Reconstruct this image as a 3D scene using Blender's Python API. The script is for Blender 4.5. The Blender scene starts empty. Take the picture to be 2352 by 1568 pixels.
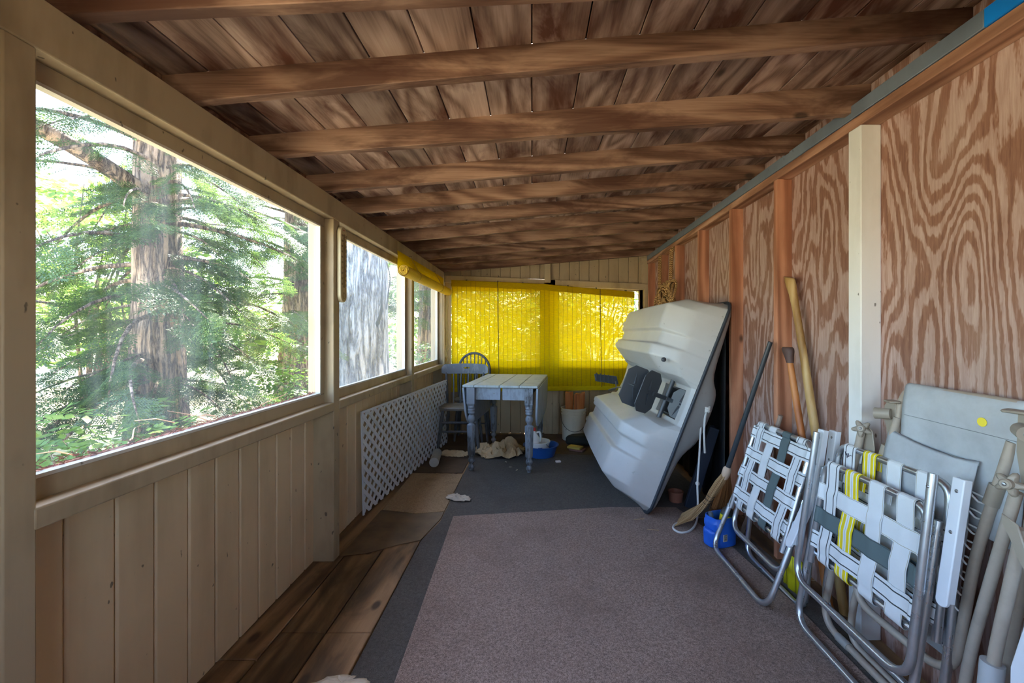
import bpy, bmesh, math, random
from mathutils import Vector, Matrix, noise as mnoise
PI = math.pi
random.seed(7)
C = bpy.context.scene.collection
V = Vector

# ---------------------------------------------------------------- camera
H, FP, U0, V0 = 1.25, 960.0, 1222.0, 763.0      # eye height, focal length and vanishing point for a 2352x1568 frame
def P(u, v, Y):
    return V(((u - U0) / FP * Y, Y, H - (v - V0) / FP * Y))
def FL(u, v, z=0.0):                              # a point at height z
    Y = FP * (H - z) / (v - V0)
    return V(((u - U0) / FP * Y, Y, z))
cam = bpy.data.cameras.new('camera'); camo = bpy.data.objects.new('camera', cam); C.objects.link(camo)
camo.location = (0, 0, H); camo.rotation_euler = (PI / 2, 0, 0)
cam.sensor_width = 36.0; cam.lens = 36.0 * FP / 2352.0
cam.shift_x = -(U0 - 1176.0) / 2352.0; cam.shift_y = (V0 - 784.0) / 2352.0
cam.clip_start = 0.02; cam.clip_end = 400
bpy.context.scene.camera = camo

# ---------------------------------------------------------------- material helpers
def srgb(r, g=None, b=None):
    if g is None: r, g, b = r
    f = lambda c: (c / 255 / 12.92) if c / 255 <= 0.04045 else ((c / 255 + 0.055) / 1.055) ** 2.4
    return (f(r), f(g), f(b), 1.0)
class NT:
    def __init__(s, name):
        s.m = bpy.data.materials.new(name); s.m.use_nodes = True
        s.t = s.m.node_tree; s.t.nodes.clear()
        s.out = s.t.nodes.new('ShaderNodeOutputMaterial')
    def n(s, typ, props=None, **inp):
        nd = s.t.nodes.new('ShaderNode' + typ)
        for k, v in (props or {}).items(): setattr(nd, k, v)
        for k, v in inp.items():
            key = int(k[1:]) if k[0] == 'i' and k[1:].isdigit() else k.replace('_', ' ')
            s.set(nd, key, v)
        return nd
    def set(s, nd, key, v):
        sock = nd.inputs[key]
        if isinstance(v, tuple) and len(v) == 2 and hasattr(v[0], 'outputs'): s.t.links.new(v[0].outputs[v[1]], sock)
        elif hasattr(v, 'outputs'): s.t.links.new(v.outputs[0], sock)
        else: sock.default_value = v
    def math(s, op, a, b=0.0, c=0.0):
        nd = s.n('Math', {'operation': op}); s.set(nd, 0, a); s.set(nd, 1, b); s.set(nd, 2, c); return nd
    def ramp(s, fac, stops, interp='LINEAR'):
        nd = s.n('ValToRGB', Fac=fac); cr = nd.color_ramp; cr.interpolation = interp
        while len(cr.elements) < len(stops): cr.elements.new(0.5)
        for e, (p, c) in zip(cr.elements, stops): e.position = p; e.color = c if not isinstance(c, (int, float)) else (c, c, c, 1)
        return nd
    def mix(s, fac, a, b, mode='MIX'):
        nd = s.n('Mix', {'data_type': 'RGBA', 'blend_type': mode})
        s.set(nd, 0, fac); s.set(nd, 6, a); s.set(nd, 7, b); return (nd, 2)
    def co(s, scale=(1, 1, 1), kind='Object', loc=(0, 0, 0), rot=(0, 0, 0)):
        tc = s.n('TexCoord'); mp = s.n('Mapping')
        s.t.links.new(tc.outputs[kind], mp.inputs['Vector'])
        mp.inputs['Scale'].default_value = scale; mp.inputs['Location'].default_value = loc; mp.inputs['Rotation'].default_value = rot
        return mp
    def noise(s, vec, scale=5.0, detail=3.0, rough=0.55, dist=0.0):
        return s.n('TexNoise', Vector=vec, Scale=scale, Detail=detail, Roughness=rough, Distortion=dist)
    def bump(s, h, strength=0.3, dist=0.01):
        return s.n('Bump', Height=h, Strength=strength, Distance=dist)
    def principled(s, **kw):
        p = s.n('BsdfPrincipled', **kw); s.t.links.new(p.outputs[0], s.out.inputs[0]); return p

def M_plain(name, col, rough=0.5, metal=0.0, var=0.08, scale=6.0, bump=0.0, bscale=60.0, coat=0.0):
    t = NT(name); c = t.co()
    n1 = t.noise(c, scale, 4)
    k = t.ramp(n1, [(0.3, 1 - var), (0.7, 1 + var * 0.5)])
    base = t.mix(1.0, col, k, 'MULTIPLY')
    p = t.principled(Base_Color=base, Roughness=rough, Metallic=metal)
    if coat: p.inputs['Coat Weight'].default_value = coat
    if bump:
        n2 = t.noise(c, bscale, 3)
        t.set(p, 'Normal', t.bump(n2, bump, 0.004))
    return t.m
def M_paint(name, col, grime, rough=0.55, amount=0.5, streak=(1, 1, 0.25), spots=True):
    """old oil paint on wood: broad fading, vertical dirt, specks, brush marks"""
    t = NT(name); c = t.co()
    n1 = t.noise(c, 1.6, 5, 0.6); n2 = t.noise(t.co(streak), 7.0, 4, 0.6)
    a = t.math('MULTIPLY', n1, n2)
    f = t.math('MULTIPLY', t.ramp(a, [(0.22, 0), (0.42, 1)]), amount)
    base = t.mix(f, col, grime)
    if spots:
        sp = t.ramp(t.noise(t.co((1, 1, 0.6)), 42.0, 2, 0.4), [(0.735, 0), (0.76, 1)])
        base = t.mix(t.math('MULTIPLY', sp, 0.75), base, (0.05, 0.04, 0.03, 1))
    nb = t.noise(t.co((30, 30, 3)), 3.0, 3)
    t.principled(Base_Color=base, Roughness=rough, Normal=t.bump(nb, 0.12, 0.003))
    return t.m
def M_wood(name, stops, axis='x', freq=16.0, stretch=9.0, rough=0.75, stain=None, stain_amt=0.6, board=None, knots=True, bump=0.25, base_scale=5.0, fine=0.35):
    """contour-line grain running along `axis`; board=(axis, width, offset) varies boards"""
    t = NT(name)
    ai = 'xyz'.index(axis)
    sc = [1.0, 1.0, 1.0]; sc[ai] = 1.0 / stretch
    tc = t.n('TexCoord'); oi = t.n('ObjectInfo')
    vec = (tc, 'Object')
    rnd = t.n('CombineXYZ', X=t.math('MULTIPLY', (oi, 'Random'), 37.0), Y=t.math('MULTIPLY', (oi, 'Random'), 91.0), Z=t.math('MULTIPLY', (oi, 'Random'), 53.0))
    vec = t.n('VectorMath', {'operation': 'ADD'}, i0=vec, i1=rnd)
    bid = None
    if board:
        sep = t.n('SeparateXYZ', Vector=(tc, 'Object'))
        q = t.math('FLOOR', t.math('DIVIDE', t.math('SUBTRACT', (sep, 'XYZ'.index(board[0].upper())), board[2]), board[1]))
        bid = t.n('TexWhiteNoise', {'noise_dimensions': '1D'}, W=q)
        off = t.n('VectorMath', {'operation': 'SCALE'}, i0=(bid, 'Color')); off.inputs['Scale'].default_value = 40.0
        vec = t.n('VectorMath', {'operation': 'ADD'}, i0=vec, i1=off)
    mp = t.n('Mapping', Vector=vec); mp.inputs['Scale'].default_value = sc
    big = t.noise(mp, base_scale, 2.0, 0.45, 0.3)
    g = t.math('SINE', t.math('MULTIPLY', big, freq * 6.283))
    g = t.math('MULTIPLY_ADD', g, 0.5, 0.5)
    mp2 = t.n('Mapping', Vector=vec); sc2 = [140.0] * 3; sc2[ai] = 5.0; mp2.inputs['Scale'].default_value = sc2
    fn = t.noise(mp2, 1.0, 3, 0.6)
    gg = t.math('ADD', t.math('MULTIPLY', g, 1 - fine), t.math('MULTIPLY', fn, fine))
    base = t.ramp(gg, stops)
    if stain:
        mp3 = t.n('Mapping', Vector=vec); sc3 = [1.0] * 3; sc3[ai] = 0.3; mp3.inputs['Scale'].default_value = sc3
        sn = t.noise(mp3, 6.5, 5, 0.62, 0.6)
        f = t.math('MULTIPLY', t.ramp(sn, [(0.46, 0), (0.64, 1)]), stain_amt)
        base = t.mix(f, base, stain)
    if bid:
        br = t.ramp((bid, 'Value'), [(0.0, 0.62), (1.0, 1.18)])
        base = t.mix(1.0, base, br, 'MULTIPLY')
    if knots:
        mp4 = t.n('Mapping', Vector=vec); sc4 = [1.0] * 3; sc4[ai] = 0.55; mp4.inputs['Scale'].default_value = sc4
        vo = t.n('TexVoronoi', Vector=mp4, Scale=4.2)
        kf = t.ramp((vo, 'Distance'), [(0.055, 0.85), (0.10, 0.0)])
        base = t.mix(kf, base, (0.03, 0.014, 0.007, 1))
    t.principled(Base_Color=base, Roughness=rough, Normal=t.bump(gg, bump, 0.003))
    return t.m

# ---------------------------------------------------------------- mesh builder
class MB:
    """collects boxes, bars, tubes, lathes, prisms and ribbons into ONE mesh"""
    def __init__(s): s.v = []; s.f = []; s.uv = []; s.mi = []; s.cur = 0
    def add(s, vs, fs, uvs=None):
        o = len(s.v); s.v += [tuple(p) for p in vs]
        for k, f in enumerate(fs):
            s.f.append([i + o for i in f]); s.uv.append(uvs[k] if uvs else None); s.mi.append(s.cur)
        return s
    def box(s, lo, hi):
        (a, b, c), (d, e, f) = lo, hi
        return s.hexa([(a, b, c), (d, b, c), (d, e, c), (a, e, c)], [(a, b, f), (d, b, f), (d, e, f), (a, e, f)])
    def hexa(s, bot, top):
        return s.add(list(bot) + list(top), [(3, 2, 1, 0), (4, 5, 6, 7), (0, 1, 5, 4), (1, 2, 6, 5), (2, 3, 7, 6), (3, 0, 4, 7)])
    def bar(s, a, b, w, h, up=(0, 0, 1)):
        """a rectangular bar from a to b; w across, h along up"""
        a, b, up = V(a), V(b), V(up); d = (b - a).normalized()
        x = d.cross(up).normalized(); y = x.cross(d).normalized()
        q = lambda p: [p - x * w / 2 - y * h / 2, p + x * w / 2 - y * h / 2, p + x * w / 2 + y * h / 2, p - x * w / 2 + y * h / 2]
        A, B = q(a), q(b)
        return s.add(A + B, [(0, 1, 2, 3), (7, 6, 5, 4), (4, 5, 1, 0), (5, 6, 2, 1), (6, 7, 3, 2), (7, 4, 0, 3)])
    def tube(s, pts, r, n=10, closed=False, cap=True, flat=None):
        """a round tube along pts; r one radius or a list; flat=(axis, factor) squashes it"""
        pts = [V(p) for p in pts]; m = len(pts)
        rs = r if isinstance(r, (list, tuple)) else [r] * m
        tan = []
        for i in range(m):
            a = pts[(i - 1) % m] if (closed or i > 0) else pts[0]
            b = pts[(i + 1) % m] if (closed or i < m - 1) else pts[-1]
            d = b - a
            tan.append(d.normalized() if d.length > 1e-9 else V((0, 0, 1)))
        ref = V((0, 0, 1)) if abs(tan[0].z) < 0.9 else V((1, 0, 0))
        nx = (ref - tan[0] * ref.dot(tan[0])).normalized()
        vs = []
        for i in range(m):
            nx = nx - tan[i] * nx.dot(tan[i])
            nx = nx.normalized() if nx.length > 1e-6 else tan[i].orthogonal().normalized()
            ny = tan[i].cross(nx)
            for k in range(n):
                a = 2 * PI * k / n
                vs.append(pts[i] + (nx * math.cos(a) + ny * math.sin(a)) * rs[i])
        fs = []
        for i in range(m if closed else m - 1):
            j = (i + 1) % m
            for k in range(n):
                l = (k + 1) % n
                fs.append((i * n + k, i * n + l, j * n + l, j * n + k))
        if cap and not closed:
            fs.append(tuple(range(n - 1, -1, -1))); fs.append(tuple((m - 1) * n + k for k in range(n)))
        return s.add(vs, fs)
    def lathe(s, prof, o=(0, 0, 0), n=24, axis=(0, 0, 1), sx=1.0, sy=1.0, rot=0.0):
        """prof: list of (radius, height) turned about axis through o"""
        o = V(o); q = V((0, 0, 1)).rotation_difference(V(axis).normalized())
        vs = []
        for r, z in prof:
            for k in range(n):
                a = 2 * PI * k / n + rot
                vs.append(o + q @ V((math.cos(a) * r * sx, math.sin(a) * r * sy, z)))
        fs = []
        for i in range(len(prof) - 1):
            for k in range(n):
                l = (k + 1) % n
                fs.append((i * n + k, i * n + l, (i + 1) * n + l, (i + 1) * n + k))
        if prof[0][0] > 1e-5: fs.append(tuple(range(n - 1, -1, -1)))
        if prof[-1][0] > 1e-5: fs.append(tuple((len(prof) - 1) * n + k for k in range(n)))
        return s.add(vs, fs)
    def prism(s, poly, d):
        """closed polygon (3-D points) pushed along vector d"""
        d = V(d); a = [V(p) for p in poly]; n = len(a)
        return s.add(a + [p + d for p in a], [tuple(range(n - 1, -1, -1)), tuple(range(n, 2 * n))] + [(i, (i + 1) % n, n + (i + 1) % n, n + i) for i in range(n)])
    def ribbon(s, pts, side, w, th=0.0015, nrm=None):
        """flat strap of width w (along side vector) following pts, with thickness; UV: u along, v across"""
        pts = [V(p) for p in pts]; side = V(side).normalized(); m = len(pts)
        L = [0.0]
        for i in range(1, m): L.append(L[-1] + (pts[i] - pts[i - 1]).length)
        vs = []; N = []
        for i in range(m):
            t = (pts[min(i + 1, m - 1)] - pts[max(i - 1, 0)]).normalized()
            sd = (side - t * side.dot(t)).normalized(); N.append(t.cross(sd).normalized())
            for sg, of in ((-1, 1), (1, 1), (1, -1), (-1, -1)):
                vs.append(pts[i] + sd * sg * w / 2 + N[i] * of * th / 2)
        fs = []; uv = []
        for i in range(m - 1):
            a, b = i * 4, (i + 1) * 4
            for k in range(4):
                l = (k + 1) % 4
                fs.append((a + k, a + l, b + l, b + k))
                va = {0: (0, 1), 1: (1, 1), 2: (1, 0), 3: (0, 0)}[k]
                uv.append([(L[i], va[0]), (L[i], va[1]), (L[i + 1], va[1]), (L[i + 1], va[0])])
        fs.append((3, 2, 1, 0)); uv.append([(0, 0), (0, 1), (0, 1), (0, 0)])
        e = (m - 1) * 4
        fs.append((e, e + 1, e + 2, e + 3)); uv.append([(L[-1], 0), (L[-1], 1), (L[-1], 1), (L[-1], 0)])
        return s.add(vs, fs, uv)
    def loft(s, rings, closed=True, cap=True):
        n = len(rings[0]); vs = [p for r in rings for p in r]; fs = []
        for i in range(len(rings) - 1):
            for k in range(n if closed else n - 1):
                l = (k + 1) % n
                fs.append((i * n + k, i * n + l, (i + 1) * n + l, (i + 1) * n + k))
        if cap and closed:
            fs.append(tuple(range(n - 1, -1, -1))); fs.append(tuple((len(rings) - 1) * n + k for k in range(n)))
        return s.add(vs, fs)
    def xf(s, M):
        s.v = [tuple(M @ V(p)) for p in s.v]; return s
    def build(s, name, mat, parent=None, smooth=True, bevel=0.0, angle=35, recalc=True, seg=1, subdiv=0):
        me = bpy.data.meshes.new(name); me.from_pydata(s.v, [], s.f)
        if any(u is not None for u in s.uv):
            ul = me.uv_layers.new(name='UVMap')
            for p, u in zip(me.polygons, s.uv):
                if u:
                    for li, c in zip(p.loop_indices, u): ul.data[li].uv = c
        for m in (mat if isinstance(mat, (list, tuple)) else [mat]): me.materials.append(m)
        for p, i in zip(me.polygons, s.mi): p.material_index = i
        if recalc:
            bm = bmesh.new(); bm.from_mesh(me); bmesh.ops.recalc_face_normals(bm, faces=bm.faces); bm.to_mesh(me); bm.free()
        if smooth:
            me.shade_smooth(); me.set_sharp_from_angle(angle=math.radians(angle))
        o = bpy.data.objects.new(name, me); C.objects.link(o)
        if parent: o.parent = parent; o.matrix_parent_inverse = parent.matrix_world.inverted()
        if bevel:
            b = o.modifiers.new('bevel', 'BEVEL'); b.width = bevel; b.segments = seg; b.limit_method = 'ANGLE'; b.angle_limit = math.radians(40)
        if subdiv:
            sd = o.modifiers.new('subsurf', 'SUBSURF'); sd.levels = subdiv; sd.render_levels = subdiv
        return o
def tag(o, label, cat, group=None, kind=None):
    o['label'] = label; o['category'] = cat
    if group: o['group'] = group
    if kind: o['kind'] = kind
    return o
def struct(o, label=None):
    o['kind'] = 'structure'
    if label: o['label'] = label
    return o
def thing(name, loc, label, cat, group=None, rotz=0.0):
    o = bpy.data.objects.new(name, None); C.objects.link(o); o.empty_display_size = 0.1
    o.location = loc; o.rotation_euler = (0, 0, rotz)
    o.matrix_world = Matrix.Translation(loc) @ Matrix.Rotation(rotz, 4, 'Z')
    return tag(o, label, cat, group)
def copy_tree(o, parent=None):
    c = o.copy(); C.objects.link(c)
    if parent: c.parent = parent; c.matrix_parent_inverse = o.matrix_parent_inverse.copy()
    for ch in [k for k in bpy.data.objects if k.parent == o]: copy_tree(ch, c)
    return c
def arc(c, a, b, r, a0, a1, n=8):
    """points on an arc in the plane of unit vectors a, b"""
    c, a, b = V(c), V(a), V(b)
    return [c + a * r * math.cos(a0 + (a1 - a0) * i / n) + b * r * math.sin(a0 + (a1 - a0) * i / n) for i in range(n + 1)]
def rounded(pts, r, n=6):
    """polyline with its inner corners rounded at radius r"""
    pts = [V(p) for p in pts]; out = [pts[0]]
    for i in range(1, len(pts) - 1):
        a, b, c = pts[i - 1], pts[i], pts[i + 1]
        u, w = (a - b), (c - b); rr = min(r, u.length * 0.48, w.length * 0.48)
        p0, p1 = b + u.normalized() * rr, b + w.normalized() * rr
        for k in range(n + 1):
            t = k / n; out.append(p0 * (1 - t) ** 2 + b * 2 * t * (1 - t) + p1 * t * t)
    return out + [pts[-1]]
def smoothpath(pts, n=6, closed=False):
    """Catmull-Rom through pts"""
    pts = [V(p) for p in pts]; m = len(pts); out = []
    rng = range(m if closed else m - 1)
    for i in rng:
        g = (lambda k: pts[k % m]) if closed else (lambda k: pts[max(0, min(m - 1, k))])
        p0, p1, p2, p3 = g(i - 1), g(i), g(i + 1), g(i + 2)
        for k in range(n):
            t = k / n
            out.append(0.5 * ((2 * p1) + (p2 - p0) * t + (2 * p0 - 5 * p1 + 4 * p2 - p3) * t * t + (3 * p1 - p0 - 3 * p2 + p3) * t ** 3))
    return out if closed else out + [pts[-1]]
# ================================================================ MATERIALS OF THE ROOM
CREAM = M_paint('cream_paint', srgb(176, 158, 128), srgb(104, 84, 58), amount=0.55)
CREAM_WALL = M_paint('cream_board_paint', srgb(212, 186, 148), srgb(132, 106, 76), amount=0.35, streak=(1, 1, 0.15))
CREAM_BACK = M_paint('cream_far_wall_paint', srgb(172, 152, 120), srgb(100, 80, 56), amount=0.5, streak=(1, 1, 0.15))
WHITE_POST = M_paint('white_post_paint', srgb(232, 233, 232), srgb(170, 165, 150), amount=0.35)
RAFTER = M_wood('rafter_wood', [(0.2, srgb(92, 62, 46)), (0.45, srgb(134, 100, 80)), (0.75, srgb(164, 130, 108))], 'x', 8, 8, stain=srgb(72, 38, 22), stain_amt=0.85, base_scale=4.5, fine=.6)
CEIL = M_wood('weathered_roof_boards', [(0.1, srgb(96, 70, 56)), (0.4, srgb(158, 128, 110)), (0.75, srgb(190, 160, 142)), (1.0, srgb(208, 184, 166))], 'y', 8, 4.5, stain=srgb(86, 40, 16), stain_amt=0.95, board=('x', 0.172, -1.376), base_scale=4.0, fine=.5)
STUD = M_wood('stud_wood', [(0.0, srgb(132, 84, 60)), (0.5, srgb(184, 126, 96)), (1.0, srgb(206, 150, 118))], 'z', 5, 12, stain=srgb(140, 82, 52), stain_amt=0.35)
PLATE = M_wood('plate_wood', [(0.0, srgb(120, 82, 62)), (0.5, srgb(172, 126, 98)), (1.0, srgb(206, 166, 138))], 'y', 8, 14, stain=srgb(96, 56, 32), stain_amt=0.5)
PLANK = M_wood('floor_plank', [(0.0, srgb(84, 62, 42)), (0.5, srgb(138, 106, 72)), (1.0, srgb(168, 134, 98))], 'y', 6, 14, stain=srgb(40, 28, 18), stain_amt=0.7, board=('x', 0.192, -1.245), rough=0.62)
GREY_STRIP = M_paint('grey_flashing', srgb(112, 122, 134), srgb(76, 84, 94), rough=0.5, amount=0.4)
BLUE_STRIP = M_plain('blue_flashing', srgb(0, 136, 236), 0.5)

def M_plywood():
    t = NT('fir_plywood')
    tc = t.n('TexCoord')
    mp = t.n('Mapping', Vector=(tc, 'Object')); mp.inputs['Scale'].default_value = (1.0, 2.1, 0.5)
    big = t.noise(mp, 1.7, 1.5, 0.4, 0.15)
    wig = t.noise(t.co((1, 26, 5.0)), 1.0, 4, 0.65)
    h = t.math('ADD', t.math('MULTIPLY', big, 19.0), t.math('MULTIPLY', wig, 1.5))
    g = t.math('MULTIPLY_ADD', t.math('SINE', t.math('MULTIPLY', h, 6.283)), 0.5, 0.5)
    streak = t.noise(t.co((1, 130, 9)), 1.0, 4, 0.65)
    zone = t.noise(t.co((1, 1.6, 0.7)), 1.7, 4, .6)
    gg = t.math('ADD', t.math('MULTIPLY', t.ramp(g, [(.3, 0), (.7, 1)]), 0.25), t.math('ADD', t.math('MULTIPLY', streak, 0.62), t.math('MULTIPLY', zone, 0.42)))
    base = t.ramp(gg, [(0.38, srgb(118, 80, 64)), (0.56, srgb(144, 104, 86)), (0.66, srgb(164, 132, 120)), (0.90, srgb(190, 166, 158))])
    base = t.mix(t.math('MULTIPLY', t.ramp(zone, [(0.5, 0), (0.66, 1)]), 0.35), base, srgb(164, 142, 126))
    nail = t.n('TexVoronoi', Vector=t.co((0, 1.2, 1.2)), Scale=1.0)
    base = t.mix(t.ramp((nail, 'Distance'), [(0.015, 0.8), (0.022, 0)]), base, srgb(70, 34, 24))
    t.principled(Base_Color=base, Roughness=0.68, Normal=t.bump(gg, 0.12, 0.002))
    return t.m
PLYWOOD = M_plywood()

def M_carpet(name, c1, c2, c3, patch):
    t = NT(name)
    n1 = t.noise(t.co(), 330.0, 2, 0.7); n2 = t.noise(t.co(), 95.0, 3, 0.6); n3 = t.noise(t.co(), 1.5, 5, 0.65)
    f = t.math('ADD', t.math('MULTIPLY', n1, 0.65), t.math('MULTIPLY', n2, 0.35))
    base = t.ramp(f, [(0.36, c1), (0.5, c2), (0.64, c3)])
    base = t.mix(t.math('MULTIPLY', t.ramp(n3, [(0.48, 0), (0.72, 1)]), 0.65), base, patch)
    t.principled(Base_Color=base, Roughness=0.95, Normal=t.bump(f, 0.8, 0.004))
    return t.m
CARPET = M_carpet('mauve_carpet', srgb(92, 76, 69), srgb(146, 124, 112), srgb(188, 164, 150), srgb(108, 88, 77))
DARKRUG = M_carpet('charcoal_carpet', srgb(62, 58, 54), srgb(88, 83, 78), srgb(112, 106, 100), srgb(66, 62, 58))
TANRUG = M_carpet('tan_mat', srgb(124, 104, 80), srgb(160, 136, 106), srgb(184, 160, 130), srgb(72, 52, 36))
LINO = M_plain('brown_linoleum', srgb(104, 82, 58), 0.55, var=0.45, scale=7)
DARKMAT = M_plain('dark_floor_mat', srgb(88, 70, 54), 0.8, var=0.4, scale=5, bump=0.4)

# ================================================================ ROOM GEOMETRY
XL, XP, XW = -1.19, -1.08, -1.13          # left boards, post fronts, sash fronts
YB = 5.20                                  # far wall
def zr(x): return 1.9875 + 0.085 * (x - XP)   # underside of the rafters
def xr(y): return 1.29 + 0.02604 * y          # front of the right-hand studs
def R(y, d, z): return V((xr(y) + d, y, z))
def rbox(mb, y0, y1, d0, d1, z0, z1):
    return mb.hexa([R(y0, d0, z0), R(y0, d1, z0), R(y1, d1, z0), R(y1, d0, z0)], [R(y0, d0, z1), R(y0, d1, z1), R(y1, d1, z1), R(y1, d0, z1)])

# floor: planks along the porch
mb = MB(); x = -1.245; k = 0
cuts = {0: [1.6], 1: [1.744], 2: [1.744], 3: [1.744, 3.4]}
while x < 1.75:
    ys = [-1.2] + cuts.get(k, [1.0 + 0.37 * (k % 5), 3.6]) + [5.35]
    for a, b in zip(ys, ys[1:]):
        dz = random.uniform(-0.003, 0.0)
        mb.box((x + 0.003, a + 0.002, -0.03), (x + 0.189, b - 0.002, dz))
    x += 0.192; k += 1
mb.box((-1.25, -1.2, -0.06), (1.75, 5.35, -0.031))
struct(mb.build('floor', PLANK, bevel=0.003), 'dark brown worn plank floor of the porch')

# left wall: vertical boards
mb = MB(); y = -1.2
for i in range(80):
    if y > YB: break
    w = random.choice([0.118, 0.125, 0.13])
    mb.box((XL - 0.018, y + 0.0015, 0.0), (XL + random.uniform(-0.002, 0.001), min(y + w, YB + .02) - 0.0035, 0.865))
    y += w
mb.box((XL - 0.04, -1.2, 0.0), (XL - 0.012, YB, 0.865))
struct(mb.build('wall_left', CREAM_WALL, bevel=0.0065, seg=2), 'cream painted board wall under the windows')
# blocking above the header
mb = MB(); mb.box((XL - 0.03, -1.2, 1.985), (XL + 0.01, YB + .1, 2.07))
struct(mb.build('trim_1', RAFTER), 'dark blocking above the window beam')
# header beam
mb = MB(); mb.box((-1.175, -1.2, 1.87), (XP, YB, 1.9875))
struct(mb.build('trim_2', CREAM, bevel=0.004, seg=2), 'cream painted beam over the windows')
posts = [(0.852, 0.912), (2.277, 2.346), (3.757, 3.834), (5.03, 5.2)]
for i, (a, b) in enumerate(posts):
    mb = MB(); mb.box((XL - 0.03, a, 0.0), (XP, b, 1.87))
    struct(mb.build('wall_post', CREAM, bevel=0.004, seg=2), ['cream post at the near end of the window wall', 'cream post carrying the thermometer', 'cream post between the second and third windows', 'cream post in the far left corner'][i])
mb = MB(); mb.box((XL - 0.02, 0.60, 0.0), (XP - 0.012, 0.847, 1.87))
struct(mb.build('trim_3', CREAM, bevel=0.003), 'cream casing board at the near left edge')

def M_glass(name, dirt, tint=(0.97, 0.985, 0.985, 1)):
    t = NT(name)
    tr = t.n('BsdfTransparent', Color=tint); gl = t.n('BsdfGlossy', Color=(1, 1, 1, 1), Roughness=0.03)
    fr = t.n('Fresnel', IOR=1.45)
    m1 = t.n('MixShader', i0=t.math('MULTIPLY', fr, 0.06), i1=tr, i2=gl)
    df = t.n('BsdfDiffuse', Color=(0.75, 0.78, 0.8, 1)); tl = t.n('BsdfTranslucent', Color=(0.75, 0.8, 0.86, 1))
    m2 = t.n('MixShader', i0=0.6, i1=df, i2=tl)
    n1 = t.noise(t.co((1, 1, 0.35)), 2.2, 5, 0.6, 0.5); n2 = t.noise(t.co((1, 18, 1.0)), 2.0, 3)
    f = t.math('MULTIPLY', t.ramp(t.math('MULTIPLY', n1, t.math('ADD', n2, 0.5)), [(0.38, 0.15), (0.72, 1.0)]), dirt)
    m3 = t.n('MixShader', i0=f, i1=m1, i2=m2)
    t.t.links.new(m3.outputs[0], t.out.inputs[0]); return t.m
GLASS1 = M_glass('window_pane_glass', 0.05)
GLASS2 = M_glass('hazy_plastic_pane', 0.22)
WPAINT = M_paint('white_sash_edge', srgb(214, 208, 196), srgb(130, 120, 104), amount=0.4)

# windows of the left wall: sash frame + pane
for i, (a, b, g) in enumerate([(0.912, 2.277, GLASS1), (2.346, 3.757, GLASS2), (3.834, 5.03, GLASS2)]):
    mb = MB()
    mb.box((-1.165, a, 1.8225), (XW, b, 1.872)); mb.box((-1.165, a, 0.85), (XW, b, 0.9175))
    st = 0.045
    mb.box((-1.165, a, 0.9175), (XW, a + 0.012, 1.8225)); mb.box((-1.165, b - st, 0.9175), (XW, b, 1.8225))
    w = struct(mb.build('window_%d' % (i + 1), CREAM, bevel=0.003), ['large near window of the left wall', 'second window of the left wall', 'third, farthest window of the left wall'][i])
    mb = MB()      # pale glazing beads round the pane
    for lo, hi in [((-1.152, a + .012, 1.815), (-1.128, b - st, 1.823)), ((-1.152, a + .012, 0.917), (-1.128, b - st, 0.926)), ((-1.152, b - st - .009, 0.917), (-1.127, b - st + .001, 1.823))]: mb.box(lo, hi)
    mb.build('glazing_bead', WPAINT, w)
    mb = MB(); mb.box((-1.146, a + .012, 0.919), (-1.143, b - st, 1.821)); mb.build('pane', g, w, smooth=False)
    # sill board under the sash
    mb = MB(); mb.box((XL, a - .0 if i else 0.905, 0.819), (XP + 0.002, b, 0.868))
    struct(mb.build('trim_%d' % (i + 4), CREAM, bevel=0.005, seg=2), ['sill board under the near window', 'sill board under the second window', 'sill board under the third window'][i])

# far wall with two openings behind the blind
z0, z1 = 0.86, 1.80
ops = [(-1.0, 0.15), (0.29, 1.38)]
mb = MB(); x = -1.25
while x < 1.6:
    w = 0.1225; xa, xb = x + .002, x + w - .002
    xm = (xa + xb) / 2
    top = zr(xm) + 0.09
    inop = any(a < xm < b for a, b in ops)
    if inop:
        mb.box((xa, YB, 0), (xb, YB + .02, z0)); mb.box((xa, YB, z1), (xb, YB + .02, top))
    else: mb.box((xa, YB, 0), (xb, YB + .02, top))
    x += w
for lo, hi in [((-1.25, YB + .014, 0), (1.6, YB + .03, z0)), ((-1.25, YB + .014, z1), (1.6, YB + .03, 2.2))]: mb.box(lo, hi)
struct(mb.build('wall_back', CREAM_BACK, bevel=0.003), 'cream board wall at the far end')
mb = MB()
mb.box((0.15, YB - .05, 0.0), (0.29, YB + .03, 1.9))
struct(mb.build('trim_7', CREAM, bevel=0.003), 'cream mullion post behind the yellow blind')
mb = MB(); mb.hexa([(-1.08, YB - .05, 1.865), (1.40, YB - .05, 1.775), (1.40, YB, 1.775), (-1.08, YB, 1.865)], [(-1.08, YB - .05, 1.955), (1.40, YB - .05, 1.85), (1.40, YB, 1.85), (-1.08, YB, 1.955)])
struct(mb.build('trim_8', CREAM, bevel=0.003), 'sagging cream rail above the yellow blind')
mb = MB(); mb.box((0.155, YB - .055, 1.86), (0.23, YB - .001, 2.1))
struct(mb.build('trim_9', CREAM, bevel=0.003), 'short cream stud above the blind')
mb = MB(); mb.box((1.385, YB - .06, 0.0), (1.46, YB - .001, 1.84)); mb.box((1.35, YB - .03, 1.84), (1.455, YB - .001, 2.17)); mb.box((1.46, YB - .075, 0.0), (1.56, YB - .001, 2.11))
struct(mb.build('trim_10', CREAM, bevel=0.003), 'cream corner boards at the far right corner')
mb = MB(); mb.box((-1.08, YB - .07, 0.80), (1.4, YB, 0.86))
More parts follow.
